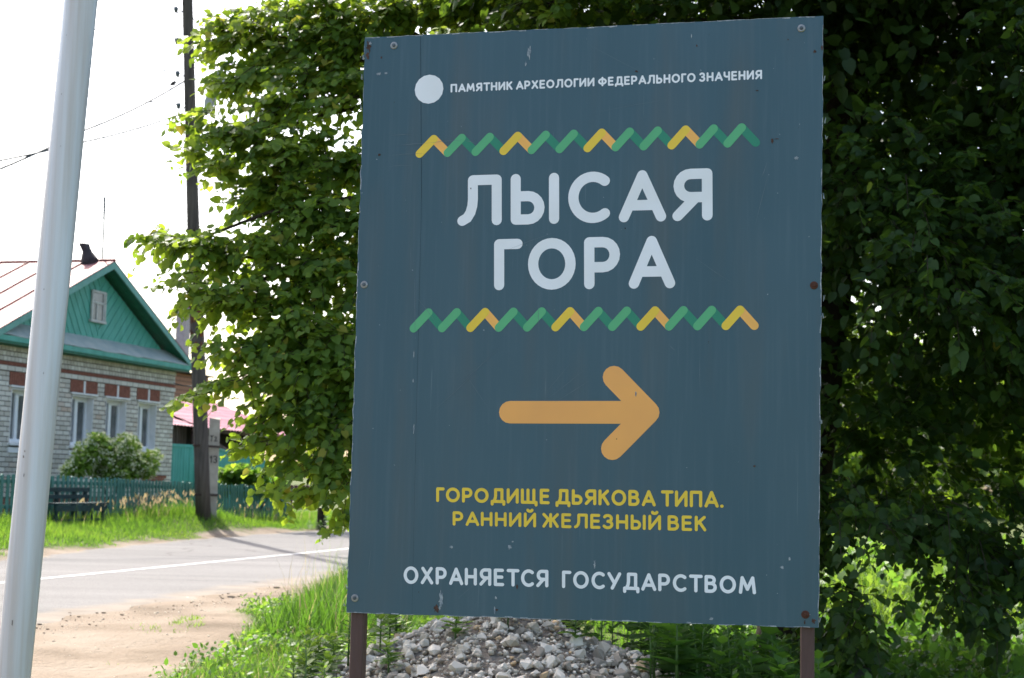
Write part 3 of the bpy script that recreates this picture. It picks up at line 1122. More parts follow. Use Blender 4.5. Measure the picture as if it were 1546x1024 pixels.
# ================================================================== SHEDS BEHIND
M['old_wood'] = mat('weathered_boards', (.10, .065, .05), .9, .1, vscale=5, var2=(.16, .11, .09), bump=.5, bscale=30, stretch=(1, 1, .2))
M['pink_tile'] = mat('crimson_metal_tile', (.24, .055, .09), .6, .3, vscale=2, var2=(.29, .085, .13), bump=.2, bscale=6)
M['orange_brick'] = mat('brown_orange_brick', (.38, .19, .12), .85, .2, vscale=20, var2=(.30, .15, .09), bump=.4)
M['teal_gate'] = mat('bright_turquoise_boards', (.06, .27, .22), .65, .3, vscale=8, var2=(.09, .33, .28), bump=.3, stretch=(1, 1, .2))
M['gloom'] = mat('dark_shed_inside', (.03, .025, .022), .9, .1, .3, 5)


def metal_tile(name, s0, s1, pf, tf, pb, tb, parent, org):
    """metal tile sheet: waves along s, steps up the slope, real relief"""
    ns, nr = int((s1 - s0) / .045), 28
    S, R_ = np.meshgrid(np.linspace(s0, s1, ns), np.linspace(0, 1, nr))
    ln = math.hypot(pb - pf, tb - tf)
    step = ((R_ * ln / .35) % 1.0)
    zz = tf + (tb - tf) * R_ + .018 * np.sin(S * 2 * math.pi / .185) + .03 * (1 - step)
    pp = pf + (pb - pf) * R_
    X = DV.x * S - NV.x * pp - org.x; Y = DV.y * S - NV.y * pp - org.y
    V_ = np.stack([X, Y, zz - org.z], -1).reshape(-1, 3)
    I_ = np.arange(ns * nr).reshape(nr, ns)
    Q_ = np.stack([I_[:-1, :-1], I_[:-1, 1:], I_[1:, 1:], I_[1:, :-1]], -1).reshape(-1)
    return link(name, np_mesh(name, V_, Q_, np.arange(0, len(Q_), 4), M['pink_tile'], smooth=True), parent)


o1 = road_pt(34, 19, 0)
shed = empty('shed', o1)
tag(shed, 'low shed with pink metal tile roof over dark weathered boards, right of the brick house', 'shed')
metal_tile('roof', 33.6, 37.6, 18.9, 2.36, 21.4, 3.12, shed, o1)
metal_tile('roof', 37.3, 43.5, 18.7, 2.33, 21.4, 3.30, shed, o1)
oo = lambda s, p, z: road_pt(s, p, z) - o1
x_ = 33.7
while x_ < 37.3:
    MB().beam(oo(x_, 19.3, .2), oo(x_ + random.uniform(-.01, .01), 19.3, 2.38), .13, .025, up=tuple(NV)).build('board', M['old_wood'], shed)
    x_ += .155
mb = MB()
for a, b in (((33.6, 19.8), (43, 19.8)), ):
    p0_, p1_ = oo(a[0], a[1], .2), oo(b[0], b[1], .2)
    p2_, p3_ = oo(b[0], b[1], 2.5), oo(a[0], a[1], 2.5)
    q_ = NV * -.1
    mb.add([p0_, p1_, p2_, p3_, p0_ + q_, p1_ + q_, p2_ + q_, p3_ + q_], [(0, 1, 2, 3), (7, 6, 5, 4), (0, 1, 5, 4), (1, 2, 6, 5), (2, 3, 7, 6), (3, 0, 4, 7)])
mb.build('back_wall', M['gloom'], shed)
for (a, b, r) in (((37.3, 18.9, 2.32), (43.4, 18.9, 2.3), .07), ((36.8, 18.8, 2.25), (39.8, 18.9, 1.5), .06), ((38, 18.85, 2.0), (41, 18.9, 1.3), .07), ((37.2, 19.0, .2), (37.2, 19.0, 2.3), .08), ((43.2, 19.0, .2), (43.2, 19.0, 2.3), .08)):
    MB().tube([oo(*a), oo(*b)], r, 7).build('log', M['old_wood'], shed, True)

gate = road_empty('board_gate', 32.95, 18.4, 0)
tag(gate, 'turquoise vertical board gate between the brick house and the wooden pole', 'gate')
x_ = 0
while x_ < 3.6:
    h_ = 1.80 + random.uniform(-.01, .01)
    MB().box(x_, x_ + .135, -.012 - random.uniform(0, .012), .012, .2, h_).build('board', M['teal_gate'], gate)
    x_ += .15
MB().box(-.02, 3.62, -.045, -.026, 1.80, 1.87).build('cap_rail', M['teal_gate'], gate)
MB().box(0, 3.6, .013, .05, .6, .68).build('rail', M['teal_gate'], gate)

sf = road_empty('slat_fence', 35.6, 17.5, 0)
tag(sf, 'turquoise slat fence right of the concrete stub, its top sloping down', 'fence')
x_ = 0
while x_ < 3.4:
    tp = 1.76 - x_ * .09
    MB().box(x_, x_ + .09, -.012, .012, .2, tp).build('slat', M['teal_gate'], sf)
    x_ += .125
MB().beam((-.02, -.02, 1.775), (3.4, -.02, 1.775 - 3.4 * .09), .03, .05).build('top_rail', M['teal_lt'], sf)

ob = road_pt(45.2, 24, 0)
obh = empty('brick_outbuilding', ob)
tag(obh, 'brownish orange brick building far behind the pole, partly hidden by leaves', 'building')
oq = lambda s, p, z: road_pt(s, p, z) - ob


def quadbox(parent, name, mat_, s0, s1, p0_, p1_, z0, z1, f):
    vs = [f(s0, p0_, z0), f(s1, p0_, z0), f(s1, p1_, z0), f(s0, p1_, z0), f(s0, p0_, z1), f(s1, p0_, z1), f(s1, p1_, z1), f(s0, p1_, z1)]
    return MB().add(vs, [(0, 3, 2, 1), (4, 5, 6, 7), (0, 1, 5, 4), (1, 2, 6, 5), (2, 3, 7, 6), (3, 0, 4, 7)]).build(name, mat_, parent)


ow = quadbox(obh, 'wall', M['orange_brick'], 42.5, 47.9, 24, 28, 0, 4.45, oq)
cour = MB()
zz = 3.0
while zz < 4.42:
    a = oq(42.5, 23.992, zz); b = oq(47.9, 23.992, zz)
    cour.beam(a, b, .02, .012)
    zz += .15
tag(cour.build('mortar_joint', M['mortar'], ow), kind='stuff')
quadbox(obh, 'roof', M['gloom'], 42.4, 48.0, 23.8, 28.2, 4.455, 4.50, oq)
M['pale_stack'] = mat('pale_pinkish_stack', (.45, .38, .36), .85, .2, .15, 9, bump=.2)
ck = quadbox(obh, 'chimney', M['pale_stack'], 46.62, 46.98, 24.3, 24.65, 4.5, 7.0, oq)
wire_thing('power_line', [at(262, 578, 36), at(300, 581, 34), at(480, 560, 40)], .012, M['cable'], 'dark cable crossing in front of the orange brick building', sag=.05)

mg = empty('maroon_gate', at(452, 762, 46))
tag(mg, 'small maroon board gate far beyond the end of the picket fence', 'gate')
for k in range(7):
    MB().box(-.42 + k * .12, -.42 + k * .12 + .105, -.01 - .01 * (k % 2), .02, -.1, .58).build('board', mat('maroon_paint', (.16, .05, .07), .7, .3, .3, 8) if k == 0 else bpy.data.materials['maroon_paint'], mg)
MB().box(-.44, .44, -.05, -.022, .42, .47).build('rail', bpy.data.materials['maroon_paint'], mg)

# ================================================================== SIGN
SC = Vector((.20233, 4.50050, .49146 + EYE))
SX = Vector((.97586246, -.21837047, .00260804)).normalized()
SN0 = Vector((-8.93181436e-04, 7.95134051e-03, 9.99967989e-01))
SZ = (SN0 - SX * SN0.dot(SX)).normalized()
SNR = SX.cross(SZ).normalized()   # (points toward camera if negative y)
if SNR.y > 0: SNR = -SNR


def spt(x, y):
    """where the photograph shows a sign detail, in metres on the sign's own face"""
    r = ray(x, y)
    o = Vector((0, 0, EYE))
    k = (SC - o).dot(SNR) / r.dot(SNR)
    q = o + r * k - SC
    return Vector((q.dot(SX), q.dot(SZ)))


def sign_material():
    m = bpy.data.materials.new('sign_print')
    m.use_nodes = True
    nt = m.node_tree
    b = nt.nodes['Principled BSDF']
    b.inputs['Roughness'].default_value = .38
    b.inputs['Specular IOR Level'].default_value = .45
    tc = nt.nodes.new('ShaderNodeTexCoord')

    def noise(scale, det, st=(1, 1, 1), rot=0, dist=0):
        mp = nt.nodes.new('ShaderNodeMapping'); mp.inputs['Scale'].default_value = st
        mp.inputs['Rotation'].default_value = (0, rot, 0)
        nt.links.new(tc.outputs['Object'], mp.inputs[0])
        n = nt.nodes.new('ShaderNodeTexNoise'); n.inputs['Scale'].default_value = scale; n.inputs['Detail'].default_value = det
        n.inputs['Distortion'].default_value = dist
        nt.links.new(mp.outputs[0], n.inputs[0])
        return n

    def ramp(n, stops):
        r = nt.nodes.new('ShaderNodeValToRGB')
        while len(r.color_ramp.elements) < len(stops): r.color_ramp.elements.new(.5)
        for e, (p, c) in zip(r.color_ramp.elements, stops):
            e.position = p; e.color = (c if len(c) == 4 else (*c, 1))
        nt.links.new(n.outputs[0], r.inputs[0])
        return r

    def mixc(f, a, c, mode='MIX'):
        x = nt.nodes.new('ShaderNodeMixRGB'); x.blend_type = mode
        if isinstance(f, float): x.inputs[0].default_value = f
        else: nt.links.new(f, x.inputs[0])
        nt.links.new(a, x.inputs[1])
        if isinstance(c, tuple): x.inputs[2].default_value = (*c, 1)
        else: nt.links.new(c, x.inputs[2])
        return x
    base = ramp(noise(1.5, 6, (1, 1, .5)), [(.3, (.032, .083, .106)), (.7, (.043, .098, .124))])
    # brownish vertical drips of dirt
    drip = ramp(noise(3.2, 5, (2.2, 1, .28), dist=.3), [(.52, (0, 0, 0)), (.72, (.42, .42, .42))])
    c1 = mixc(drip.outputs[0], base.outputs[0], (.085, .095, .09))
    # fine pale vertical rain streaks
    streak = ramp(noise(30, 9, (2.5, 1, .10), dist=.15), [(.50, (0, 0, 0)), (.85, (.16, .16, .16))])
    c2 = mixc(streak.outputs[0], c1.outputs[0], (.16, .21, .25))
    # fine scuffs at two angles
    s1 = ramp(noise(9, 8, (14, 1, .35), rot=rad(38)), [(.69, (0, 0, 0)), (.73, (.30, .30, .30))])
    c3 = mixc(s1.outputs[0], c2.outputs[0], (.2, .26, .29))
    s2 = ramp(noise(7, 8, (16, 1, .3), rot=rad(-62)), [(.70, (0, 0, 0)), (.74, (.25, .25, .25))])
    c4 = mixc(s2.outputs[0], c3.outputs[0], (.2, .26, .29))
    # specks
    sp_ = ramp(noise(70, 2), [(.755, (0, 0, 0)), (.775, (.8, .8, .8))])
    c5 = mixc(sp_.outputs[0], c4.outputs[0], (.3, .34, .36))
    dk = ramp(noise(48, 2, (1.3, 1, 1)), [(.20, (.8, .8, .8)), (.225, (0, 0, 0))])
    c6 = mixc(dk.outputs[0], c5.outputs[0], (.02, .02, .02))
    nt.links.new(c6.outputs[0], b.inputs['Base Color'])
    rr = ramp(noise(4, 6, (1, 1, .3)), [(.3, (.30, .30, .30)), (.7, (.52, .52, .52))])
    nt.links.new(rr.outputs[0], b.inputs['Roughness'])
    bp = nt.nodes.new('ShaderNodeBump'); bp.inputs['Strength'].default_value = .12; bp.inputs['Distance'].default_value = .01
    nt.links.new(noise(2.5, 3).outputs[0], bp.inputs['Height']); nt.links.new(bp.outputs[0], b.inputs['Normal'])
    return m


M['sign'] = sign_material()
M['edge'] = mat('frayed_panel_edge', (.42, .42, .38), .8, .2, vscale=30, var2=(.14, .10, .07), bump=.5, detail=8)
M['white'] = mat('white_print', (.84, .84, .85), .4, .4, vscale=7, var2=(.78, .78, .77), detail=8)
M['yellow'] = mat('yellow_print', (.86, .58, .045), .4, .4, .08, 7, detail=8)
M['amber'] = mat('amber_print', (.95, .47, .10), .4, .4, .08, 7, detail=8)
M['green'] = mat('light_green_print', (.10, .42, .18), .4, .4, .08, 7, detail=8)
M['dgreen'] = mat('dark_green_print', (.02, .23, .13), .4, .4, .08, 7, detail=8)
M['arrow'] = mat('orange_print', (.90, .41, .10), .4, .4, vscale=6, var2=(.84, .38, .10), detail=8)
M['post'] = mat('brown_red_post_paint', (.075, .036, .03), .5, .4, vscale=9, var2=(.095, .05, .042), bump=.25, bscale=50, stretch=(1, 1, .2))
M['zinc'] = mat('zinc_screw', (.32, .32, .31), .45, .5, .3, 40, metal=.5)
M['rust'] = mat('rusty_screw', (.10, .038, .022), .8, .3, .3, 60, bump=.4)
M['chip'] = mat('bare_chipped_patch', (.16, .20, .23), .8, .2, vscale=90, var2=(.40, .42, .43), detail=8)
M['rustpatch'] = mat('rust_patch', (.10, .055, .04), .85, .2, .4, 50, bump=.3)
M['seam_line'] = mat('panel_seam', (.022, .042, .055), .8, .1, .1, 5)

SM = Matrix((SX, -SNR, SZ)).transposed().to_4x4()
SM.translation = SC
sign = bpy.data.objects.new('information_sign', None)
COL.objects.link(sign)
sign.matrix_world = SM
tag(sign, 'large dark blue-grey signboard with white and yellow Cyrillic lettering and an orange arrow', 'sign')
# local frame: X along the board, Y away from the viewer, Z up the board
cn = [spt(*c) for c in ((523, 925), (1236, 948), (1243, 24), (551, 57))]


def board_edge(a, b, n, amp):
    out = []
    for i in range(n):
        q = i / n
        p = a.lerp(b, q)
        t = (b - a).normalized()
        nn = Vector((-t.y, t.x))
        out.append(p + nn * (random.uniform(-amp, amp) if i else 0))
    return out


outl = board_edge(cn[0], cn[1], 60, .0012) + board_edge(cn[1], cn[2], 70, .0016) + board_edge(cn[2], cn[3], 60, .0010) + board_edge(cn[3], cn[0], 70, .0022)
n = len(outl)
vs = [(p.x, 0, p.y) for p in outl] + [(p.x, .014, p.y) for p in outl]
fs = [tuple(range(n)), tuple(range(2 * n - 1, n - 1, -1))] + [(i, (i + 1) % n, (i + 1) % n + n, i + n) for i in range(n)]
pm = MB().add(vs, fs).mesh('panel', [M['sign'], M['edge']])
pm.polygons.foreach_set('material_index', [0, 0] + [1] * n)
link('panel', pm, sign)
# pale worn rim on the face, uneven in width
rim = MB()
cen = sum(cn, Vector((0, 0))) / 4
for i in range(n):
    a, b = outl[i], outl[(i + 1) % n]
    w = .0012 + .0022 * (random.random() ** 3)
    if random.random() < .32: continue
    ia = a + (cen - a).normalized() * w * 1.3
    ib = b + (cen - b).normalized() * w * 1.3
    rim.add([(a.x, -.0006, a.y), (b.x, -.0006, b.y), (ib.x, -.0006, ib.y), (ia.x, -.0006, ia.y)], [(0, 1, 2, 3)])
rim.build('worn_edge', M['chip'], sign)
# frayed slivers on the right and left edge
fr_ = random.Random(12)
fray = MB()
for (x, y) in ((1244, 122), (1245, 186), (1247, 210), (1244, 300), (1243, 455), (1243, 480), (1240, 640), (1239, 690), (548, 90), (546, 120), (545, 165), (524, 890), (520, 915), (524, 860), (1237, 940)):
    p = spt(x, y)
    for q in range(2):
        w = fr_.uniform(.001, .003); L = fr_.uniform(.006, .018)
        dx = fr_.uniform(-.004, .005)
        fray.add([(p.x - w, -.001 - q * .002, p.y), (p.x + w, .004, p.y), (p.x + dx + w, -.003, p.y + L), (p.x + dx, -.004, p.y + L)], [(0, 1, 2, 3)])
fray.build('frayed_sliver', M['chip'], sign)

YF = -.0005   # print lies this far in front of the board


def print_strokes(name, strokes, rpx_or_m, mat_, base=0.0, levels=None):
    return strokes_on(sign, strokes, Vector((0, YF - base, 0)), Vector((1, 0, 0)), Vector((0, 0, 1)), Vector((0, -1, 0)), rpx_or_m, mat_, name, .00006, levels)


A_ = arc
GLYPH = {
    'П': (.72, [[(0, 0), (0, 1)], [(0, 1), (.72, 1)], [(.72, 1), (.72, 0)]]),
    'А': (.86, [[(0, 0), (.43, 1)], [(.43, 1), (.86, 0)], [(.14, .28), (.72, .28)]]),
    'М': (.98, [[(0, 0), (.12, 1)], [(.12, 1), (.49, .22)], [(.49, .22), (.86, 1)], [(.86, 1), (.98, 0)]]),
    'Я': (.68, [[(.68, 0), (.68, 1)], [(.68, 1), (.30, 1)] + A_(.30, .72, .27, .28, 90, 270, 10) + [(.30, .44), (.68, .44)], [(.42, .44), (0, 0)]]),
    'Т': (.74, [[(0, 1), (.74, 1)], [(.37, 1), (.37, 0)]]),
    'Н': (.70, [[(0, 0), (0, 1)], [(.70, 0), (.70, 1)], [(0, .5), (.70, .5)]]),
    'И': (.74, [[(0, 1), (0, 0)], [(0, 0), (.74, 1)], [(.74, 1), (.74, 0)]]),
    'Й': (.74, [[(0, 1), (0, 0)], [(0, 0), (.74, 1)], [(.74, 1), (.74, 0)], A_(.37, 1.36, .17, .12, 190, 350, 8)]),
    'К': (.62, [[(0, 0), (0, 1)], [(.60, 1), (.04, .46)], [(.24, .62), (.64, 0)]]),
    'Р': (.62, [[(0, 0), (0, 1)], [(0, 1), (.33, 1)] + A_(.33, .70, .29, .30, 90, -90, 10) + [(.33, .40), (0, .40)]]),
    'Х': (.74, [[(0, 0), (.70, 1)], [(.04, 1), (.74, 0)]]),
    'Е': (.56, [[(0, 0), (0, 1)], [(0, 1), (.54, 1)], [(0, .52), (.50, .52)], [(0, 0), (.56, 0)]]),
    'О': (.92, [A_(.46, .5, .46, .5, 90, 450, 32)]),
    'Л': (.84, [[(.26, 1), (.84, 1)], [(.84, 1), (.84, 0)], [(.26, 1), (.26, .52), (.245, .36), (.20, .20), (.12, .07), (0, 0)]]),
    'Г': (.46, [[(0, 0), (0, 1)], [(0, 1), (.46, 1)]]),
    'Ф': (.98, [[(.49, -.04), (.49, 1.04)], A_(.49, .52, .49, .34, 90, 450, 28)]),
    'Д': (.96, [[(.28, 1), (.80, 1)], [(.80, 1), (.80, .04)], [(.28, 1), (.28, .5), (.25, .28), (.14, .04)], [(0, .02), (.96, .02)], [(0, .02), (0, -.20)], [(.96, .02), (.96, -.20)]]),
    'Ь': (.62, [[(0, 1), (0, 0)], [(0, .57), (.34, .57)] + A_(.34, .285, .28, .285, 90, -90, 10) + [(.34, 0), (0, 0)]]),
    'Ы': (.92, [[(0, 1), (0, 0)], [(0, .57), (.30, .57)] + A_(.30, .285, .27, .285, 90, -90, 10) + [(.30, 0), (0, 0)], [(.92, 1), (.92, 0)]]),
    'З': (.58, [A_(.25, .76, .28, .25, 150, -88, 14), A_(.25, .26, .32, .27, 88, -150, 14)]),
    'Ч': (.64, [[(0, 1), (0, .72)] + A_(.28, .68, .28, .26, 180, 270, 8) + [(.32, .42), (.64, .42)], [(.64, 1), (.64, 0)]]),
    'С': (.73, [A_(.46, .5, .46, .5, 52, 308, 30)]),
    'У': (.78, [[(0, 1), (.40, .34)], [(.78, 1), (.24, 0)]]),
    'Щ': (1.12, [[(0, 1), (0, 0)], [(.46, 1), (.46, 0)], [(.94, 1), (.94, 0)], [(0, 0), (1.12, 0)], [(1.12, 0), (1.12, -.20)]]),
    'Ж': (1.06, [[(.53, 1), (.53, 0)], [(0, 1), (.46, .48)], [(0, 0), (.36, .60)], [(1.06, 1), (.60, .48)], [(1.06, 0), (.70, .60)]]),
    'В': (.64, [[(0, 0), (0, 1)], [(0, 1), (.32, 1)] + A_(.32, .77, .25, .23, 90, -90, 8) + [(.32, .54), (0, .54)], [(.34, .54)] + A_(.34, .27, .30, .27, 90, -90, 10) + [(.34, 0), (0, 0)]]),
    '.': (.02, [[(0, 0), (.02, 0)]]),
}


def text_line(name, text, bl, tl, br, tr, mat_, stroke=.2, gap=.36, space=.55):
    """bl, tl, br, tr: where the line's outer corners stand on the board (from the photograph)"""
    BL, TL, BR, TR = (spt(*p) for p in (bl, tl, br, tr))
    H = ((TL - BL).length + (TR - BR).length) / 2
    r = H * stroke / 2
    # natural width in cap units (centre-line height 1 = H - 2r)
    x = 0; items = []
    for c in text:
        if c == ' ': x += space; continue
        w, st = GLYPH[c]
        g = gap * (.84 if c in 'АТУДГ' else 1)
        items.append((x, w, st)); x += w + g
    tot = x - g
    out = []
    levels = []
    for (x0, w, st) in items:
        for li, s_ in enumerate(st):
            levels.append(li)
            q = []
            for (a, b) in s_:
                u = (x0 + a) / tot
                W_ = (BR - BL).length
                uu = (r + u * (W_ - 2 * r)) / W_
                lo = BL.lerp(BR, uu); hi = TL.lerp(TR, uu)
                up = hi - lo
                vv = (r + b * (H - 2 * r)) / H
                q.append(lo + up * vv)
            out.append([(p.x, p.y) for p in q])
    o = print_strokes(name, out, r, mat_, 0, levels)
    return o


tag(text_line('lettering', 'ПАМЯТНИК АРХЕОЛОГИИ ФЕДЕРАЛЬНОГО ЗНАЧЕНИЯ', (680.3, 139.9), (680.3, 127.2), (1150.6, 119.8), (1150.6, 105.6), M['white'], .21, .44, .36), 'small white line of capitals near the top')
text_line('lettering', 'ЛЫСАЯ', (690.5, 341.5), (690.5, 265.5), (1076, 333), (1075.6, 254), M['white'], .2, .46)
text_line('lettering', 'ГОРА', (746, 438.5), (746, 361.5), (1019.5, 435.5), (1019, 355.5), M['white'], .2, .46)
text_line('lettering', 'ГОРОДИЩЕ ДЬЯКОВА ТИПА.', (658.6, 758), (658.6, 736), (1092.5, 767), (1092.5, 741.5), M['yellow'], .2, .42, .30)
text_line('lettering', 'РАННИЙ ЖЕЛЕЗНЫЙ ВЕК', (683.5, 793.5), (683.5, 772), (1066, 802.5), (1066, 779), M['yellow'], .2, .42, .30)
text_line('lettering', 'ОХРАНЯЕТСЯ', (609.5, 881.5), (609.5, 855), (828, 887), (828, 860.5), M['white'], .19, .44)
text_line('lettering', 'ГОСУДАРСТВОМ', (848.5, 888), (848.5, 861.5), (1141.5, 897.5), (1141.5, 870.5), M['white'], .19, .44)

# zigzag borders
def zig(lows0, lows1, pk0, pk1, pattern, first):
    lo = [Vector(lows0).lerp(Vector(lows1), i / 12) for i in range(13)]
    pk = [Vector(pk0).lerp(Vector(pk1), i / 11) for i in range(12)]
    r = .0127
    P = lambda q: tuple(spt(q.x, q.y))
    for lay, mats in ((0, {'Y': 'amber', 'G': 'dgreen'}), (1, {'Y': 'yellow', 'G': 'green'})):
        for key, mm_ in mats.items():
            for i, c in enumerate(pattern):
                if c != key: continue
                st = [P(pk[i]), P(lo[i + 1])] if lay == 0 else [P(lo[i]), P(pk[i])]
                print_strokes('zigzag_bar', [st], r, M[mm_], base=.0 if lay == 0 else .0002)


zig((633.4, 232.5), (1141, 215.4), (655, 210), (1119.7, 192.8), 'YGGYGGYGGYGG', 0)
zig((624.5, 496), (1138.8, 491.8), (647, 472), (1117.3, 468), 'GGYGGYGGYGGY', 0)
ra = .0335
P_ = lambda x, y: tuple(spt(x, y))
print_strokes('arrow', [[P_(770, 622.5), P_(977, 622.8)], [P_(927, 569.6), P_(978.5, 622.8)], [P_(924.5, 677.5), P_(978.5, 622.8)]], ra, M['arrow'])
cc = spt(647.8, 134.9); e1 = spt(669, 134.9); rr1 = (e1 - cc).length
print_strokes('white_disc', [[(cc.x, cc.y)]], rr1 * 1.02, M['white'])

# seam in the facing, faint vertical line left of the lettering
a, b = spt(635, 54), spt(622, 929)
c1_, c2_ = spt(636.5, 300), spt(627, 700)
mb = MB()
pts_ = [a, c1_, c2_, b]
for p, q, sw in zip(pts_[:-1], pts_[1:], (.0006, .0003, .0002)):
    w = Vector((sw, 0))
    mb.add([((p - w).x, -.0004, p.y), ((p + w).x, -.0004, p.y), ((q + w).x, -.0004, q.y), ((q - w).x, -.0004, q.y)], [(0, 1, 2, 3)])
mb.build('panel_seam', M['seam_line'], sign)


def blot(name, x, y, wpx, hpx, mat_, seed, lift=.0009, n=24, jag=.62):
    g = random.Random(seed)
    c = spt(x, y)
    out = []
    for k in range(n):
        w = 2 * math.pi * k / n
        f_ = 1 - jag * g.random()
        out.append((c.x + math.cos(w) * wpx / 2 / 511 * f_, -lift, c.y + math.sin(w) * hpx / 2 / 511 * f_))
    me = bpy.data.meshes.new(name)
    me.from_pydata(out, [], [tuple(range(n))])
    me.materials.append(mat_)
    return link(name, me, sign)


k = 0
for (x, y, w, h, mt) in [(557, 70, 10, 22, 'rustpatch'), (555, 84, 8, 16, 'rustpatch'), (559, 66, 7, 6, 'chip'), (799, 80, 7, 28, 'chip'), (794, 96, 4, 10, 'chip'),
                         (572, 112, 12, 6, 'chip'), (583, 111, 6, 4, 'chip'), (576, 87, 3.5, 5, 'rustpatch'), (573, 234, 6, 5, 'rustpatch'), (666, 905, 9, 34, 'chip'), (659, 919, 10, 16, 'rustpatch'),
                         (664, 918, 4, 10, 'chip'), (625, 648, 3.5, 17, 'chip'), (624, 575, 3, 8, 'chip'), (625, 535, 2, 20, 'chip'), (747, 922, 3, 16, 'chip'), (749, 903, 5, 6, 'chip'), (750, 921, 7, 4, 'rustpatch'),
                         (781, 886, 4, 9, 'rustpatch'), (898, 852, 4, 18, 'chip'), (770, 826, 7, 9, 'chip'), (774, 818, 5, 3, 'chip'), (682, 826, 8, 5, 'chip'), (1192, 844, 5, 7, 'chip'), (1181, 857, 7, 6, 'chip'),
                         (1228, 938, 9, 9, 'rustpatch'), (1215, 940, 3, 9, 'rustpatch'), (1222, 928, 4, 3, 'chip'), (1166, 213, 5, 10, 'rustpatch'), (1172, 210, 10, 1.6, 'rustpatch'), (1202, 239, 8, 6, 'chip'),
                         (1230, 78, 5, 7, 'rustpatch'), (1241, 72, 5, 10, 'rustpatch'), (1190, 60, 3, 3, 'rustpatch'), (1052, 69, 3, 6, 'rustpatch'), (961, 108, 7, 4, 'rustpatch'), (1143, 137, 6, 2, 'rustpatch'),
                         (944, 345, 3, 3, 'ink'), (931, 663, 2, 2, 'ink'), (1139, 704, 5, 4, 'rustpatch'), (1074, 934, 7, 6, 'chip'), (1040, 940, 8, 3, 'chip'), (960, 595, 3, 10, 'chip'), (711, 285, 2.5, 3, 'rustpatch'), (1044, 55, 2, 8, 'chip')]:
    k += 1
    blot('wear_patch', x, y, w, h, M[mt], k, lift=.0012 + k * .00001)
# long fine scratches
scr = MB()
g = random.Random(5)
for (x0, y0, x1, y1, w) in [(600, 220, 648, 216, .9), (590, 205, 625, 203, .8), (648, 216, 700, 212, .7), (700, 212, 722, 219, .7), (588, 235, 640, 232, .7), (585, 252, 625, 250, .6), (1150, 268, 1158, 245, .9), (1140, 340, 1160, 262, .7),
                            (626, 420, 627, 510, .8), (812, 450, 814, 505, .6), (630, 450, 660, 490, .6), (655, 620, 720, 560, .6), (690, 585, 760, 520, .5), (830, 600, 880, 560, .6), (838, 608, 890, 575, .6), (820, 598, 862, 548, .5), (1056, 540, 1057, 590, .7),
                            (700, 560, 740, 620, .5), (1010, 520, 1020, 530, 1.0), (560, 830, 556, 870, .7), (900, 170, 1010, 150, .4), (875, 60, 990, 120, .4), (760, 380, 840, 350, .4), (1050, 390, 1110, 430, .5), (690, 905, 720, 880, .5)]:
    p, q = spt(x0, y0), spt(x1, y1)
    m_ = (p + q) / 2 + Vector((0, g.uniform(-.003, .003)))
    t = (q - p).normalized(); nn = Vector((-t.y, t.x)) * w / 511 / 2
    for a, b, wa, wb in ((p, m_, .1, 1), (m_, q, 1, .1)):
        scr.add([((a - nn * wa).x, -.0010, (a - nn * wa).y), ((a + nn * wa).x, -.0010, (a + nn * wa).y), ((b + nn * wb).x, -.0010, (b + nn * wb).y), ((b - nn * wb).x, -.0010, (b - nn * wb).y)], [(0, 1, 2, 3)])
M['scratch'] = mat('fine_scratch', (.14, .19, .22), .6, .3, .2, 30)
scr.build('scratch', M['scratch'], sign)

for (x, y, mt) in ((595, 69, 'zinc'), (1210, 43, 'zinc'), (550, 430, 'zinc'), (1229, 431, 'rust'), (536, 903, 'zinc'), (1216, 928, 'rust')):
    c = spt(x, y)
    sc_m = MB()
    R1, R2 = .0115, .006
    sc_m.tube([(c.x, .002, c.y), (c.x, -.002, c.y), (c.x, -.0035, c.y)], [R1, R1, R1 * .8], 16)
    so_ = sc_m.build('screw', M[mt], sign, False)
    MB().tube([(c.x, -.0036, c.y), (c.x, -.0070, c.y), (c.x, -.0075, c.y)], [R2, R2 * .85, R2 * .4], 6).build('screw_head', M['rust' if mt == 'rust' else 'steel'], so_)

# posts of square tube with a rounded front corner, reaching the ground
for (x, wpx) in ((537.5, 21), (1218.5, 20)):
    c = spt(x, 940)
    w = wpx / 511 / 2
    top = cn[3].y - .02 if x < 700 else cn[2].y - .02
    gp = SC + SX * c.x
    zb = gz(gp.x, gp.y) - SC.z - .05
    ln = MB()
    b_ = .004
    prof_ = [(-w + b_, 0), (w - b_, 0), (w, b_), (w, .04), (-w, .04), (-w, b_)]
    dx = -.012 if x < 700 else .0
    vs = [(c.x + a + dx * (c.y - zb) * .3, .0145 + y_, zb) for a, y_ in prof_] + [(c.x + a, .0145 + y_, top) for a, y_ in prof_]
    n6 = len(prof_)
    ln.add(vs, [tuple(range(n6)), tuple(range(2 * n6 - 1, n6 - 1, -1))] + [(i, (i + 1) % n6, (i + 1) % n6 + n6, i + n6) for i in range(n6)])
    ln.build('post', M['post'], sign)
# two cross bars on the back
for zq in (.55, -.55):
    MB().box(spt(537.5, 500).x + .02, spt(1218.5, 500).x - .02, .0145, .0445, zq - .02, zq + .02).build('cross_bar', M['post'], sign)

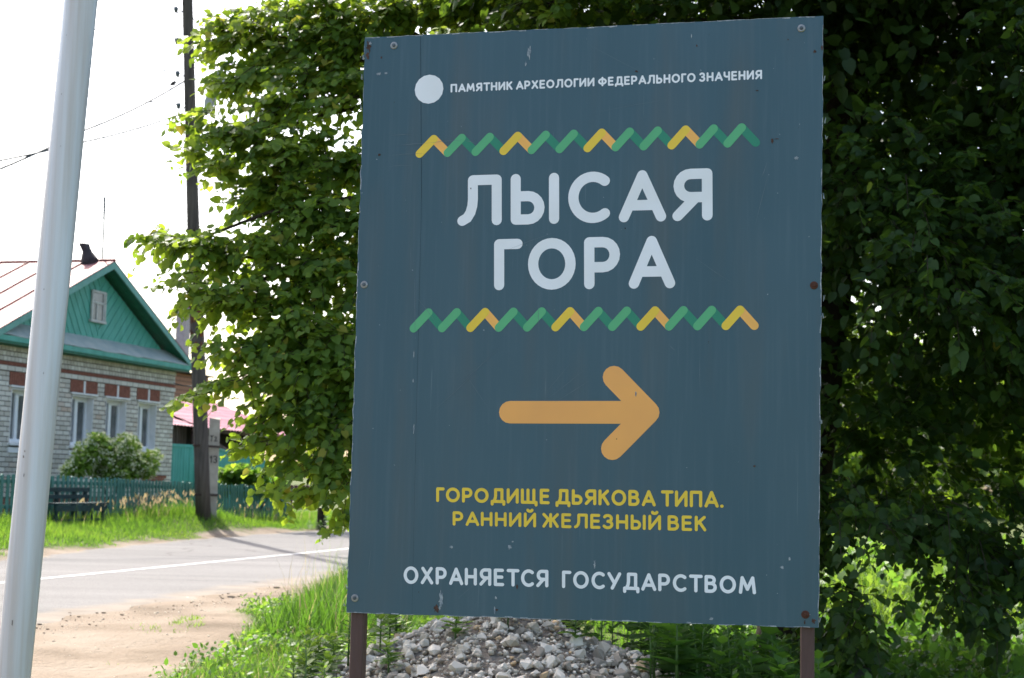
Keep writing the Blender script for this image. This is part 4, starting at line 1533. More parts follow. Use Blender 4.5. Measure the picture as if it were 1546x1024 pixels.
# ================================================================== WHITE POLES
M['white_pole'] = mat('white_painted_pole', (.70, .72, .74), .42, .4, vscale=3.2, var2=(.55, .50, .46), bump=.15, bscale=8, stretch=(9, 9, .22), detail=8)
M['smudge'] = mat('pole_smudge', (.30, .25, .22), .8, .2, .3, 30)
K = 4.35
pa, pb = at(20, 1024, K), at(122, 0, K)
dr = (pb - pa).normalized()
lo = pa - dr * ((pa.z - gz(pa.x, pa.y) + .06) / dr.z)
hi = pb + dr * 1.6
wp = empty('white_pole', lo)
tag(wp, 'tall leaning white metal pole in the left foreground', 'pole')
npz = 24
MB().tube([(hi - lo) * (i / npz) for i in range(npz + 1)], [.0475 + .0004 * math.sin(i * 1.3) for i in range(npz + 1)], 32).build('shaft', M['white_pole'], wp, True)
g = random.Random(8)
side = dr.cross(Vector((0, 1, 0))).normalized()
for (x, y, w, h) in ((27, 938, 3, 12), (44, 718, 2, 10), (43, 690, 3, 6), (45, 682, 2, 5), (74, 440, 1.5, 3), (100, 148, 1.3, 2.5), (99, 226, 1.3, 2.5), (73, 565, 1.5, 4), (107, 60, 1.2, 2.5)):
    # small dirt marks lying on the tube
    r_ = ray(x, y); o_ = Vector((0, 0, EYE))
    c = o_ + r_ * K
    cl = lo + dr * (c - lo).dot(dr)
    off = c - cl
    off = Vector((off.x, 0, off.z)); q = max(-.9, min(.9, off.length / .0475 * (1 if off.dot(side) > 0 else -1)))
    sgn = side * q - Vector((0, math.sqrt(1 - q * q), 0))
    pc = cl + sgn * .0483 - lo
    tt = sgn.cross(dr).normalized()
    vs = []
    for k in range(9):
        a = 2 * math.pi * k / 9; f_ = g.uniform(.5, 1)
        vs.append(pc + tt * math.cos(a) * w / 530 / 2 * f_ + dr * math.sin(a) * h / 530 / 2 * f_)
    me = bpy.data.meshes.new('smudge'); me.from_pydata([tuple(v) for v in vs], [], [tuple(range(9))]); me.materials.append(M['smudge'])
    link('smudge', me, wp)
b1, b2 = at(574, 967, 8.6), at(580, 800, 8.6)
d2 = (b2 - b1).normalized()
g0 = b1 - d2 * .25
sp_o = tag(MB().tube([g0, g0 + d2 * 1.15], .022, 16).build('marker_post', M['white_pole'], None, True), 'thin white metal post behind the sign, beside the gravel heap', 'post')


# ================================================================== FOLIAGE
LEAF_V = [(0, 0, 0), (0, .5, 0), (0, 1.05, -.10),
          (.26, -.10, .05), (.47, .18, .10), (.41, .55, .07), (.17, .86, -.02),
          (-.26, -.10, .05), (-.47, .18, .10), (-.41, .55, .07), (-.17, .86, -.02)]
LEAF_F = [(0, 3, 4, 1), (1, 4, 5), (1, 5, 6, 2), (0, 1, 8, 7), (1, 9, 8), (1, 2, 10, 9)]
CHEAP_V = [(0, 0, 0), (.45, .4, .06), (0, 1, -.06), (-.45, .4, .06)]
CHEAP_F = [(0, 1, 2), (0, 2, 3)]
LANCE_V = [(0, 0, 0), (0, .5, .03), (0, 1, -.08), (.13, .25, .03), (.12, .6, .02), (-.13, .25, .03), (-.12, .6, .02)]
LANCE_F = [(0, 3, 1), (3, 4, 2, 1), (0, 1, 5), (5, 1, 2, 6)]


def frames(tip, nrm_):
    tip = nrm(tip)
    n = nrm(nrm_ - tip * np.sum(nrm_ * tip, -1, keepdims=True))
    u = np.cross(tip, n)
    return np.stack([u, tip, n], -1)


def twig_leaves(rng, C, D, L, nleaf, size, tint_lo=0., tint_hi=.9, yellow=.02, face=.3):
    """leaves set alternately along drooping twigs; returns pos, frame*size, tint, and the twig end points"""
    N = len(C)
    j = (np.arange(nleaf) + .6) / nleaf
    D = nrm(D)
    side = nrm(np.cross(D, np.array([0, 0, 1.]) + rng.normal(0, .2, (N, 3))))
    sgn = np.where(np.arange(nleaf) % 2, 1., -1.)[None, :, None]
    P = C[:, None] + D[:, None] * (j[None, :, None] * L[:, None, None])
    P[..., 2] -= .35 * L[:, None] * j[None] ** 2
    tip = D[:, None] * .55 + side[:, None] * sgn * .75 + np.array([0, 0, -.55]) + rng.normal(0, .32, (N, nleaf, 3))
    n = np.array([0, -face, 1. - .35 * face]) + side[:, None] * sgn * .25 + rng.normal(0, .5, (N, nleaf, 3))
    sz = size * rng.uniform(.62, 1.15, (N, nleaf)) * (1 - .25 * (j[None] > .85))
    P = P + nrm(tip) * (sz * .35)[..., None]
    A = frames(tip.reshape(-1, 3), n.reshape(-1, 3)) * sz.reshape(-1, 1, 1)
    tn = rng.uniform(tint_lo, tint_hi, (N, 1)) * .55 + rng.uniform(tint_lo, tint_hi, (N, nleaf)) * .45
    tn = np.where(rng.random((N, nleaf)) < yellow, rng.uniform(.93, 1, (N, nleaf)), tn)
    E = C + D * L[:, None]; E[:, 2] -= .35 * L
    return P.reshape(-1, 3), A, tn.reshape(-1), C, E


def twig_mesh(C, E, r, name, mat_):
    """thin three-sided twigs, joined"""
    d = nrm(E - C)
    a = nrm(np.cross(d, np.array([.3, .2, .9])))
    b = np.cross(d, a)
    N = len(C)
    V_ = []
    for (P, rr_) in ((C, r), ((C + E) / 2 + np.array([0, 0, 1]) * (.08 * np.linalg.norm(E - C, axis=1))[:, None], r * .7), (E, r * .35)):
        for k in range(3):
            w = 2 * math.pi * k / 3
            V_.append(P + (a * math.cos(w) + b * math.sin(w)) * rr_)
    V_ = np.stack(V_, 1).reshape(-1, 3)
    F = []
    for lv in (0, 3):
        for k in range(3):
            F.append((lv + k, lv + (k + 1) % 3, lv + 3 + (k + 1) % 3, lv + 3 + k))
    F = np.array(F).reshape(-1)
    loops = (F[None] + (np.arange(N) * 9)[:, None]).ravel()
    return np_mesh(name, V_, loops, np.arange(0, len(loops), 4), mat_)


eye_np = np.array([0, 0, EYE])
CRn, CUn, CFn = (np.array(v) for v in (CR, CU, CF))


def project(P):
    q = P - eye_np
    z = q @ CFn
    return CX + FPX * (q @ CRn) / z, CY - FPX * (q @ CUn) / z, z


def single_leaves(parent, P, A, tn, org, count, rng, mask, kinds, keep_r=.085):
    """the leaves that show largest become parts of their own"""
    x, y, z = project(P)
    inb = (x > 0) & (x < 1546) & (y > 0) & (y < 1024) & mask
    on_sign = (x > 535) & (x < 1240) & (y > 45) & (y < 930)
    inb &= ~on_sign
    # in front of its neighbours: nearest leaf in its cell of the view
    cell = (x / 16).astype(int) * 1000 + (y / 16).astype(int)
    idx = np.where(inb)[0]
    order = idx[np.argsort(z[idx])]
    seen, pick = set(), []
    for i in order:
        c = cell[i]
        if c in seen: continue
        seen.add(c); pick.append(i)
    pick = np.array(pick)
    area = (np.linalg.norm(A[pick, :, 1], axis=1) / z[pick])
    pick = pick[np.argsort(-area)][:count]
    for i in pick:
        k = int(min(len(kinds) - 1, max(0, tn[i] * len(kinds))))
        o = link('leaf', kinds[k], parent)
        mt = Matrix.Identity(4)
        for r in range(3):
            for c in range(3): mt[r][c] = A[i, r, c]
            mt[r][3] = P[i, r] - org[r]
        o.matrix_local = mt
    m_ = np.ones(len(P), bool); m_[pick] = False
    return m_


leaf_kinds = []
for t_ in (.05, .2, .35, .5, .65, .8, .88, .97):
    me = batch('leaf', LEAF_V, LEAF_F, np.eye(3)[None], np.zeros((1, 3)), np.array([t_]), M['leaf'])
    leaf_kinds.append(me)


def limb(mb, a, b, r0, r1, rng, n=5, bend=.12, seg=7):
    a, b = np.array(a, float), np.array(b, float)
    L = np.linalg.norm(b - a)
    off = rng.normal(0, bend * L, 3)
    pts = []
    for i in range(n + 1):
        q = i / n
        pts.append(tuple(a + (b - a) * q + off * math.sin(math.pi * q) * .6 + np.array([0, 0, .10 * L * math.sin(math.pi * q)])))
    mb.tube(pts, [r0 + (r1 - r0) * i / n for i in range(n + 1)], seg, cap=False)
    return pts


def build_tree(name, label, base, trunk_top, r_trunk, blobs, rng, leaf_size, nleaf, nsingle, extra=None, tints=(0., .9), yel=.02, limb_every=1, face=.3):
    """blobs: (centre xyz, radii xyz, number of twigs)"""
    org = np.array(base, float)
    root = empty(name, base)
    tag(root, label, 'tree')
    tb = MB()
    tp = limb(tb, (0, 0, -.1), np.array(trunk_top) - org, r_trunk, r_trunk * .45, rng, 6, .04, 12)
    tb.build('trunk', M['bark'], root, True)
    bb = MB()
    Ps, As, Ts, Cs, Es = [], [], [], [], []
    for (c, rd, nt_) in blobs:
        c = np.array(c, float); rd = np.array(rd, float)
        st = np.array(tp[rng.integers(2, len(tp))]) if len(tp) > 3 else np.array(tp[-1])
        st = np.array(tp[int(np.clip(round((c[2] - org[2] - .8) / max(.1, (trunk_top[2] - org[2])) * 6), 1, 6))])
        if np.linalg.norm(c - org - st) > .5 and nt_ > 12 and (limb_every == 1 or (len(Ps) % limb_every == 0 and c[2] > 2.3)):
            limb(bb, st, c - org, .012 + .012 * np.linalg.norm(c - org - st) ** .8, .006, rng, 5, .07, 5)
        q = rng.normal(0, 1, (nt_, 3)); q = nrm(q) * (rng.random((nt_, 1)) ** .42)
        C = c + q * rd
        out = C - org - st; out[:, 2] *= .25
        D = nrm(out) * .8 + nrm(q) * .7 + rng.normal(0, .35, (nt_, 3)) + np.array([0, 0, -.15])
        L = rng.uniform(.14, .32, nt_)
        C = C - nrm(D) * (L * .55)[:, None] + np.array([0, 0, .03])
        P, A, t_, c0, e0 = twig_leaves(rng, C, D, L, nleaf, leaf_size, tints[0], tints[1], yel, face)
        Ps.append(P); As.append(A); Ts.append(t_); Cs.append(c0); Es.append(e0)
    P, A, T, C, E = (np.concatenate(v) for v in (Ps, As, Ts, Cs, Es))
    if bb.v:
        tag(bb.build('branches', M['twig'], root, True), kind='stuff')
    tag(link('twigs', twig_mesh(C - org, E - org, .0035, 'twigs', M['twig']), root), kind='stuff')
    keep = single_leaves(root, P, A, T, org, nsingle, rng, np.ones(len(P), bool), leaf_kinds)
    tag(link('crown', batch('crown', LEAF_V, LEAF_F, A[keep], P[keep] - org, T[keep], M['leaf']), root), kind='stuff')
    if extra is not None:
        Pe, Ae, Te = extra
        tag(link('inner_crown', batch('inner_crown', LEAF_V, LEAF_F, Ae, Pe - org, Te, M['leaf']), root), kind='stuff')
    return root


rng = np.random.default_rng(11)


def pb_(x, y, k, rx, ry, n, rk=None):
    c = at(x, y, k)
    return ((c.x, c.y, c.z), (rx / 2300 * k, rk or rx / 2300 * k * 1.3, ry / 2300 * k), n)


left = []
for b in [(345, 62, 9.3, 42, 30, 16), (405, 60, 9.4, 50, 48, 34), (470, 70, 9.2, 60, 60, 60), (540, 60, 9.2, 60, 60, 60),
          (322, 132, 9.0, 34, 18, 11), (372, 120, 9.2, 40, 34, 24), (440, 150, 9.0, 65, 60, 70), (520, 150, 9.0, 60, 60, 60),
          (335, 205, 8.8, 26, 22, 12), (292, 180, 8.7, 28, 16, 9), (286, 232, 8.7, 22, 20, 9), (370, 215, 8.8, 45, 38, 34), (440, 240, 8.8, 65, 55, 80), (520, 250, 8.9, 60, 60, 70),
          (335, 262, 8.7, 36, 24, 18), (392, 300, 8.8, 48, 40, 42), (460, 325, 8.7, 60, 55, 70), (525, 340, 8.7, 40, 60, 50),
          (232, 362, 8.5, 28, 16, 9), (272, 372, 8.5, 32, 24, 16), (322, 385, 8.5, 42, 32, 34), (385, 375, 8.6, 50, 42, 50), (450, 410, 8.6, 60, 55, 70), (520, 430, 8.6, 45, 60, 55),
          (275, 440, 8.4, 28, 26, 14), (320, 450, 8.4, 34, 30, 24), (372, 455, 8.5, 46, 38, 44), (430, 490, 8.5, 55, 45, 60), (505, 520, 8.5, 50, 50, 60),
          (330, 520, 8.3, 22, 26, 10), (380, 540, 8.4, 36, 34, 28), (350, 585, 8.2, 36, 22, 16), (300, 600, 8.1, 26, 18, 8), (445, 560, 8.4, 60, 50, 64), (515, 590, 8.4, 45, 55, 55),
          (400, 620, 8.3, 34, 28, 20), (455, 640, 8.3, 48, 42, 46), (510, 660, 8.3, 40, 45, 46), (395, 672, 8.3, 26, 20, 10), (430, 700, 8.3, 34, 26, 16), (480, 710, 8.2, 36, 32, 28), (520, 730, 8.2, 26, 32, 24),
          (415, 745, 8.2, 12, 18, 4), (512, 792, 8.1, 10, 26, 6), (465, 745, 8.2, 26, 12, 7)]:
    left.append(pb_(b[0], b[1], b[2] + .35, b[3], b[4], max(3, int(b[5] * rng.uniform(.6, 1.1))), .24))
for b in [(565, 25, 9.3, 45, 40, 44), (620, 15, 9.4, 50, 40, 50), (690, 5, 9.4, 55, 40, 55), (760, -5, 9.4, 55, 40, 55), (500, 20, 9.3, 60, 40, 55), (440, 20, 9.4, 50, 30, 36), (330, 48, 9.4, 28, 20, 16), (372, 40, 9.4, 34, 26, 24), (310, 70, 9.4, 18, 14, 7), (410, 100, 9.4, 46, 36, 30), (500, 90, 9.4, 60, 50, 40), (395, 180, 9.1, 40, 36, 22)]:
    left.append(pb_(b[0], b[1], b[2] + .3, b[3], b[4], b[5], .3))
# the rest of the first linden: behind, above and right of what shows at the left
for i in range(30):
    x, y, z = rng.uniform(-.5, 1.1), rng.uniform(9.2, 11.4), rng.uniform(1.4, 5.4)
    left.append(((x, y, z), (.45, .5, .42), 40))
for i in range(12):
    left.append(((rng.uniform(-.5, 1.1), rng.uniform(8.8, 9.6), rng.uniform(1.2, 4.4)), (.4, .35, .4), 40))
build_tree('linden_tree', 'sunlit linden tree with bright heart-shaped leaves left of the sign', (.35, 10.3, gz(.35, 10.3)), (.15, 10.3, 5.6), .16,
           left, rng, .060, 10, 300, tints=(.12, 1.0), face=.75)

# second linden: wide crown at the right, its shade put into dark leaf tints
right = []
rng2 = np.random.default_rng(21)
cnt = 0
while cnt < 235:
    x, y, z = rng2.uniform(.9, 6.4), rng2.uniform(8.3, 12.6), rng2.uniform(.9, 8.2)
    e = abs((x - 3.2) / 3.6) ** 3 + abs((y - 10.5) / 2.5) ** 3 + abs((z - 4.2) / 4.4) ** 3
    if e > 1: continue
    low = .9 + .25 * math.sin(x * 3)
    if z < low + .25: continue
    right.append(((x, y, z), (.62, .5, .5), 74))
    cnt += 1
# drooping fringe above the far clearing, and the strip over the sign
for i in range(26):
    right.append(((rng2.uniform(1.6, 4.2), rng2.uniform(8.2, 10.0), rng2.uniform(.55, 1.15)), (.30, .35, .18), 14))
for i in range(11):
    right.append(((rng2.uniform(1.6, 3.4), rng2.uniform(8.2, 9.4), rng2.uniform(.34, .66)), (.24, .25, .14), 6))
for i in range(4):
    right.append(((rng2.uniform(1.7, 2.15), rng2.uniform(8.2, 9.4), rng2.uniform(.1, .6)), (.22, .25, .2), 12))
for i in range(26):
    right.append(((rng2.uniform(-.6, 2.9), rng2.uniform(8.4, 10.2), rng2.uniform(3.9, 5.2)), (.45, .45, .35), 40))
nin = 40000
q = rng2.uniform(-1, 1, (nin * 2, 3))
q = q[(np.abs(q) ** 3).sum(1) < 1][:nin]
Pi = np.array([3.1, 10.4, 4.5]) + q * np.array([4.0, 1.9, 3.9])
Pi = Pi[(Pi[:, 2] > 1.45)]
ni = len(Pi)
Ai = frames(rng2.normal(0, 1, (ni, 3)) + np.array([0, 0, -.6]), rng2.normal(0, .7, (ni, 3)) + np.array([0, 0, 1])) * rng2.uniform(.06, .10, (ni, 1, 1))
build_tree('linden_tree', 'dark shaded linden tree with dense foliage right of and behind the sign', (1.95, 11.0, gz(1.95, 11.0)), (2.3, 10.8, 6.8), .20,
           right, rng2, .068, 10, 300, extra=(Pi, Ai, rng2.uniform(0, .15, ni)), tints=(0., .22), yel=.002, limb_every=4)  # low tints for outer and inner leaves paint in the crown's shade

# third tree across the road: only its trunk and a little of its crown show
rng3 = np.random.default_rng(5)
tb_ = at(485, 789, 32.5)
tz = gz(tb_.x, tb_.y)
bl3 = []
for i in range(26):
    bl3.append(((tb_.x + rng3.normal(0, .8) + .4, tb_.y + rng3.normal(0, .8), tz + rng3.uniform(1.7, 4.3)), (.6, .6, .5), 16))
build_tree('roadside_tree', 'small dark-trunked tree on the far verge past the end of the picket fence', (tb_.x, tb_.y, tz), (tb_.x - .1, tb_.y, tz + 3.2), .11, bl3, rng3, .16, 7, 0)


def blob_shrub(name, label, cat, base, blobs, rng, size, mat_, tv=LEAF_V, tf=LEAF_F, t_lo=0., t_hi=.9, flower=None, nstem=7):
    org = np.array(base, float)
    root = empty(name, base)
    tag(root, label, cat)
    sb = MB()
    for i in range(nstem):
        c, rd, n_ = blobs[i % len(blobs)]
        limb(sb, (rng.normal(0, .08), rng.normal(0, .08), -.05), np.array(c) - org, .018, .005, rng, 4, .06, 5)
    sb.build('stems', M['twig'], root, True)
    P, A, T = [], [], []
    for (c, rd, n_) in blobs:
        q = nrm(rng.normal(0, 1, (n_, 3))) * (rng.random((n_, 1)) ** .4)
        P.append(np.array(c) + q * np.array(rd))
        A.append(frames(q + rng.normal(0, .6, (n_, 3)), rng.normal(0, .6, (n_, 3)) + np.array([0, 0, 1])) * (size * rng.uniform(.6, 1.2, (n_, 1, 1))))
        T.append(rng.uniform(t_lo, t_hi, n_))
    P, A, T = map(np.concatenate, (P, A, T))
    tag(link('foliage', batch('foliage', tv, tf, A, P - org, T, mat_), root), kind='stuff')
    if flower:
        fb = [b for b in blobs if flower(b)]
        Pf, Af, Tf = [], [], []
        for (c, rd, n_) in fb:
            m_ = n_ // 4
            q = nrm(rng.normal(0, 1, (m_, 3)) + np.array([0, 0, .5]))
            cl = np.array(c) + q * np.array(rd) * 1.02
            for k in range(4):
                Pf.append(cl + rng.normal(0, .02, (m_, 3)))
                Af.append(frames(rng.normal(0, 1, (m_, 3)) + q, rng.normal(0, 1, (m_, 3)) + q) * (.045 * rng.uniform(.7, 1.2, (m_, 1, 1))))
                Tf.append(rng.uniform(.9, 1, m_))
        Pf, Af, Tf = map(np.concatenate, (Pf, Af, Tf))
        tag(link('blossom', batch('blossom', CHEAP_V, CHEAP_F, Af, Pf - org, Tf, mat_), root), 'creamy white blossom', kind='stuff')
    return root


# shrub in the front garden
rs = np.random.default_rng(31)
fb = []
for (x, y, rx, ry, n_) in [(135, 685, 22, 20, 400), (150, 668, 16, 12, 260), (120, 705, 20, 14, 260), (165, 690, 26, 24, 520), (190, 675, 20, 18, 380), (200, 700, 26, 20, 480), (222, 705, 16, 18, 260), (175, 715, 34, 12, 420), (230, 688, 14, 8, 90), (104, 712, 10, 10, 90), (190, 662, 9, 6, 60), (145, 660, 8, 5, 50)]:
    c = at(x, y, 29.2 + (x - 100) * .011)
    k_ = 29.2 / 2300
    fb.append(((c.x, c.y, c.z), (rx * k_, .45, ry * k_), n_))
sb0 = at(172, 745, 30)
blob_shrub('garden_shrub', 'flowering garden shrub with creamy blossom behind the picket fence under the house windows', 'shrub', (sb0.x, sb0.y, gz(sb0.x, sb0.y)), fb, rs, .09, M['lilac'], t_lo=.1, t_hi=.78,
           flower=lambda b: True)
fb = []
for (x, y, rx, ry, n_) in [(345, 716, 14, 9, 200), (365, 714, 16, 9, 240), (388, 718, 16, 8, 220), (350, 735, 18, 14, 200), (385, 738, 18, 14, 200), (415, 735, 18, 14, 160)]:
    c = at(x, y, 34.5); k_ = 34.5 / 2300
    fb.append(((c.x, c.y, c.z), (rx * k_, .4, ry * k_), n_))
c = at(375, 760, 34.5)
blob_shrub('vegetable_patch', 'bright green leafy plants behind the fence, right of the concrete stub', 'plants', (c.x, c.y, gz(c.x, c.y)), fb, rs, .12, M['herb'], t_lo=.5, t_hi=1)


# ------------------------------------------------------------------ gravel heap
heap = empty('gravel_heap', (HEAP[0], HEAP[1], -.12))
tag(heap, 'heap of pale crushed limestone under the sign', 'gravel heap')
R = 2.2
hx_ = np.linspace(-R, R, 70)
HX, HY = np.meshgrid(hx_, hx_)
HZ_ = heap_z(HX + HEAP[0], HY + HEAP[1]) - .035 + .12 - (np.hypot(HX, HY) > 2.0) * .1
I = np.arange(70 * 70).reshape(70, 70)
Q = np.stack([I[:-1, :-1], I[:-1, 1:], I[1:, 1:], I[1:, :-1]], -1).reshape(-1)
M['grit'] = mat('grey_grit', (.15, .125, .10), .95, .1, vscale=40, var2=(.27, .235, .19), bump=.8, bscale=120)
link('grit_mound', np_mesh('grit_mound', np.stack([HX, HY, HZ_], -1).reshape(-1, 3), Q, np.arange(0, len(Q), 4), M['grit'], smooth=True), heap)
import bmesh
rst = random.Random(9)
st_meshes = []
for k in range(10):
    bm = bmesh.new()
    for i in range(14):
        v = Vector((rst.gauss(0, 1), rst.gauss(0, 1), rst.gauss(0, 1))).normalized()
        bm.verts.new((v.x * rst.uniform(.42, .55), v.y * rst.uniform(.34, .46), v.z * rst.uniform(.22, .34)))
    res = bmesh.ops.convex_hull(bm, input=bm.verts)
    bmesh.ops.delete(bm, geom=[g_ for g_ in res['geom_interior'] if isinstance(g_, bmesh.types.BMVert)], context='VERTS')
    bmesh.ops.triangulate(bm, faces=bm.faces)
    me = bpy.data.meshes.new('stone'); bm.to_mesh(me); bm.free()
    me.materials.append(M['stone'])
    st_meshes.append(me)
rng4 = np.random.default_rng(77)
ns_ = 17000
r_ = np.sqrt(rng4.random(ns_)) * 2.0; th = rng4.random(ns_) * 2 * math.pi
sx_, sy_ = HEAP[0] + r_ * np.cos(th), HEAP[1] + r_ * np.sin(th)
okm = (sy_ < HEAP[1] + .9)
sx_, sy_ = sx_[okm], sy_[okm]
ssz = np.exp(rng4.normal(math.log(.024), .60, len(sx_))); ssz = np.clip(ssz, .012, .105)
szz = heap_z(sx_, sy_) - .026 + ssz * rng4.uniform(.0, .25, len(sx_))
rot = rng4.random((len(sx_), 3)) * 2 * math.pi
tints = rng4.random(len(sx_)); tints = np.where(tints > .965, tints, tints * .85)
px, py, pz = project(np.stack([sx_, sy_, szz], -1))
inv = (px > 540) & (px < 1010) & (py > 925) & (py < 1040)
okay = np.where(inv)[0]
big = okay[np.argsort(-(ssz[okay] / pz[okay]))][:300]
bigset = set(big.tolist())
# tint variants for single stones
tv_st = {}
for a in range(10):
    for b in range(5):
        me = st_meshes[a].copy()
        at_ = me.attributes.new('tint', 'FLOAT', 'POINT')
        at_.data.foreach_set('value', [(.1, .35, .6, .82, .97)[b]] * len(me.vertices))
        tv_st[(a, b)] = me


def eul(rx, ry, rz):
    from mathutils import Euler
    return np.array(Euler((rx, ry, rz)).to_matrix())


tmpl = []
for me in st_meshes:
    v = np.empty(len(me.vertices) * 3); me.vertices.foreach_get('co', v)
    tmpl.append((v.reshape(-1, 3), [tuple(p.vertices) for p in me.polygons]))
grp = {k: [] for k in range(10)}
for i in range(len(sx_)):
    if i in bigset:
        a = int(rng4.integers(10)); b = 4 if rng4.random() < .03 else int(rng4.integers(4))
        o = link('stone', tv_st[(a, b)], heap, (sx_[i] - HEAP[0], sy_[i] - HEAP[1], szz[i] + .12))
        o.rotation_euler = (rot[i, 0] * .15, rot[i, 1] * .12, rot[i, 2]); o.scale = (ssz[i],) * 3
    else:
        grp[int(rng4.integers(10))].append(i)
allV, allL, allS, allT = [], [], [], []
vb = lb_ = 0
for k, ids in grp.items():
    ids = np.array(ids)
    ca, sa = np.cos(rot[ids, 2]), np.sin(rot[ids, 2]); tx = (rot[ids, 0] - 3.1) * .22
    Z0 = np.zeros(len(ids)); O1 = np.ones(len(ids))
    Rz = np.stack([np.stack([ca, -sa, Z0], -1), np.stack([sa, ca, Z0], -1), np.stack([Z0, Z0, O1], -1)], 1)
    Rx = np.stack([np.stack([O1, Z0, Z0], -1), np.stack([Z0, np.cos(tx), -np.sin(tx)], -1), np.stack([Z0, np.sin(tx), np.cos(tx)], -1)], 1)
    A = (Rz @ Rx) * ssz[ids][:, None, None]
    tv, tf = tmpl[k]
    Vk = (np.einsum('nij,vj->nvi', A, tv) + np.stack([sx_[ids] - HEAP[0], sy_[ids] - HEAP[1], szz[ids] + .12], -1)[:, None]).reshape(-1, 3)
    fl = np.array(tf).ravel()
    allV.append(Vk); allT.append(np.repeat(tints[ids], len(tv)))
    L_k = (fl[None] + (np.arange(len(ids)) * len(tv))[:, None]).ravel() + vb
    allL.append(L_k); vb += len(Vk)
L_ = np.concatenate(allL)
tag(link('gravel', np_mesh('gravel', np.concatenate(allV), L_, np.arange(0, len(L_), 3), M['stone'], np.concatenate(allT)), heap), kind='stuff')

# grey boulder half sunk under the dark linden
bc = at(1312, 1030, 9.0)
bm = bmesh.new()
bmesh.ops.create_icosphere(bm, subdivisions=3, radius=1)
for v in bm.verts:
    n_ = .12 * math.sin(v.co.x * 3 + 1) + .1 * math.sin(v.co.y * 4) + .06 * math.sin(v.co.z * 7 + v.co.x * 5)
    v.co = Vector((v.co.x * .20, v.co.y * .17, v.co.z * .14)) * (1 + n_)
me = bpy.data.meshes.new('boulder'); bm.to_mesh(me); bm.free(); me.materials.append(M['boulder'])
bo = link('boulder', me); bo.location = (bc.x, bc.y, at(1312, 1012, 9.0).z - .13)
tag(bo, 'grey boulder in the shaded grass at the bottom right', 'boulder')


# ------------------------------------------------------------------ herbs (individual plants)
def herb_mesh(seed, h, nl, ll, spread=.55, tlo=.1, thi=.8, top=True, wide=1.0):
    r = np.random.default_rng(seed)
    t = (np.arange(nl) + 1) / nl
    hgt = h * (.12 + .86 * t)
    ang = np.arange(nl) * 2.4 + r.normal(0, .3, nl)
    lean = np.array([r.normal(0, .08), r.normal(0, .08)])
    P = np.stack([lean[0] * hgt * t, lean[1] * hgt * t, hgt], -1)
    up = .15 + .75 * t ** 2
    tip = np.stack([np.cos(ang) * spread * 1.6, np.sin(ang) * spread * 1.6, up + r.normal(0, .12, nl)], -1)
    n = np.stack([-np.cos(ang) * up, -np.sin(ang) * up, np.full(nl, 1.2)], -1) + r.normal(0, .15, (nl, 3))
    sz = ll * (1 - .55 * t ** 3) * r.uniform(.75, 1.15, nl)
    A = frames(tip, n) * sz[:, None, None]
    A[:, :, 0] *= wide
    T = np.clip(tlo + (thi - tlo) * t + r.normal(0, .08, nl), 0, 1)
    lm = batch('herb_leaves', LANCE_V, LANCE_F, A, P, T, M['herb'])
    st = MB().tube([(0, 0, -.03), (lean[0] * h * .25, lean[1] * h * .25, h * .5), (lean[0] * h, lean[1] * h, h * .97)], [.0055 * (h / .4 + .4), .004, .002], 5)
    sm_ = st.mesh('stem', M['herb_stem'], True)
    return lm, sm_


M['herb_stem'] = mat('green_stem', (.09, .16, .04), .6, .3, .2, 10)


def plant(name, label, group, loc, kit, sc=1.0, rz=0.0):
    root = empty(name, loc, rz)
    root.scale = (sc,) * 3
    tag(root, label, 'plant', group)
    link('foliage', kit[0], root)
    link('stem', kit[1], root)
    return root


tall = herb_mesh(1, .20, 26, .075, .6, .3, 1.0)
for (x, yb_px, k, ytop, lb__, kit_seed) in [(686, 1012, 7.15, 937, 'bright green leafy seedling growing on the gravel heap, left of its middle', 3),
                                            (766, 978, 7.25, 928, 'small green seedling near the top of the gravel heap, under the middle of the sign', 4),
                                            (868, 985, 7.2, 936, 'green seedling on the right slope of the gravel heap', 5),
                                            (573, 1005, 7.35, 925, 'pale green plant at the heap\'s left edge, in front of the thin white post', 6),
                                            (586, 1040, 6.9, 1000, 'sunlit seedling at the bottom edge left of the gravel heap', 8)]:
    p = at(x, yb_px, k); q_ = at(x, ytop, k)
    zb = float(heap_z(np.array([p.x]), np.array([p.y]))[0])
    kit = herb_mesh(kit_seed, max(.12, q_.z - zb + .03), 22, .095, .65, .5, 1.0, wide=1.7)
    plant('seedling', lb__, None, (p.x, p.y, zb - .01), kit)

kits = [herb_mesh(40 + i, .26 + .07 * (i % 4), 16 + 6 * (i % 3), (.10, .13, .085, .15)[i % 4], (.55, .8, .7)[i % 3], .0, .42, wide=(1.2, 2.3, 1.0, 2.8)[i % 4]) for i in range(8)]
kl = [herb_mesh(60 + i, .13 + .05 * (i % 4), 14 + 5 * (i % 3), (.09, .12, .08)[i % 3], (.6, .85)[i % 2], .4, 1.0, wide=(1.3, 2.2, 1.6)[i % 3]) for i in range(6)]
rg = random.Random(14)
zones = [(.62, 1.5, 6.9, 8.6, 70, kits, 'dark green leafy weed in the shade right of the gravel heap', 'leafy weeds right of the gravel heap'),
         (-1.05, -.45, 7.7, 9.2, 24, kl, 'leafy green weed left of and behind the gravel heap', 'leafy weeds left of the gravel heap'),
         (-1.02, -.72, 6.5, 7.4, 16, kl, 'low sunlit yellowish weed beside the sign\'s left post', 'low weeds by the left post'),
         (-.3, 1.7, 8.4, 9.4, 46, kits, 'green weed behind the gravel heap', 'weeds behind the gravel heap')]
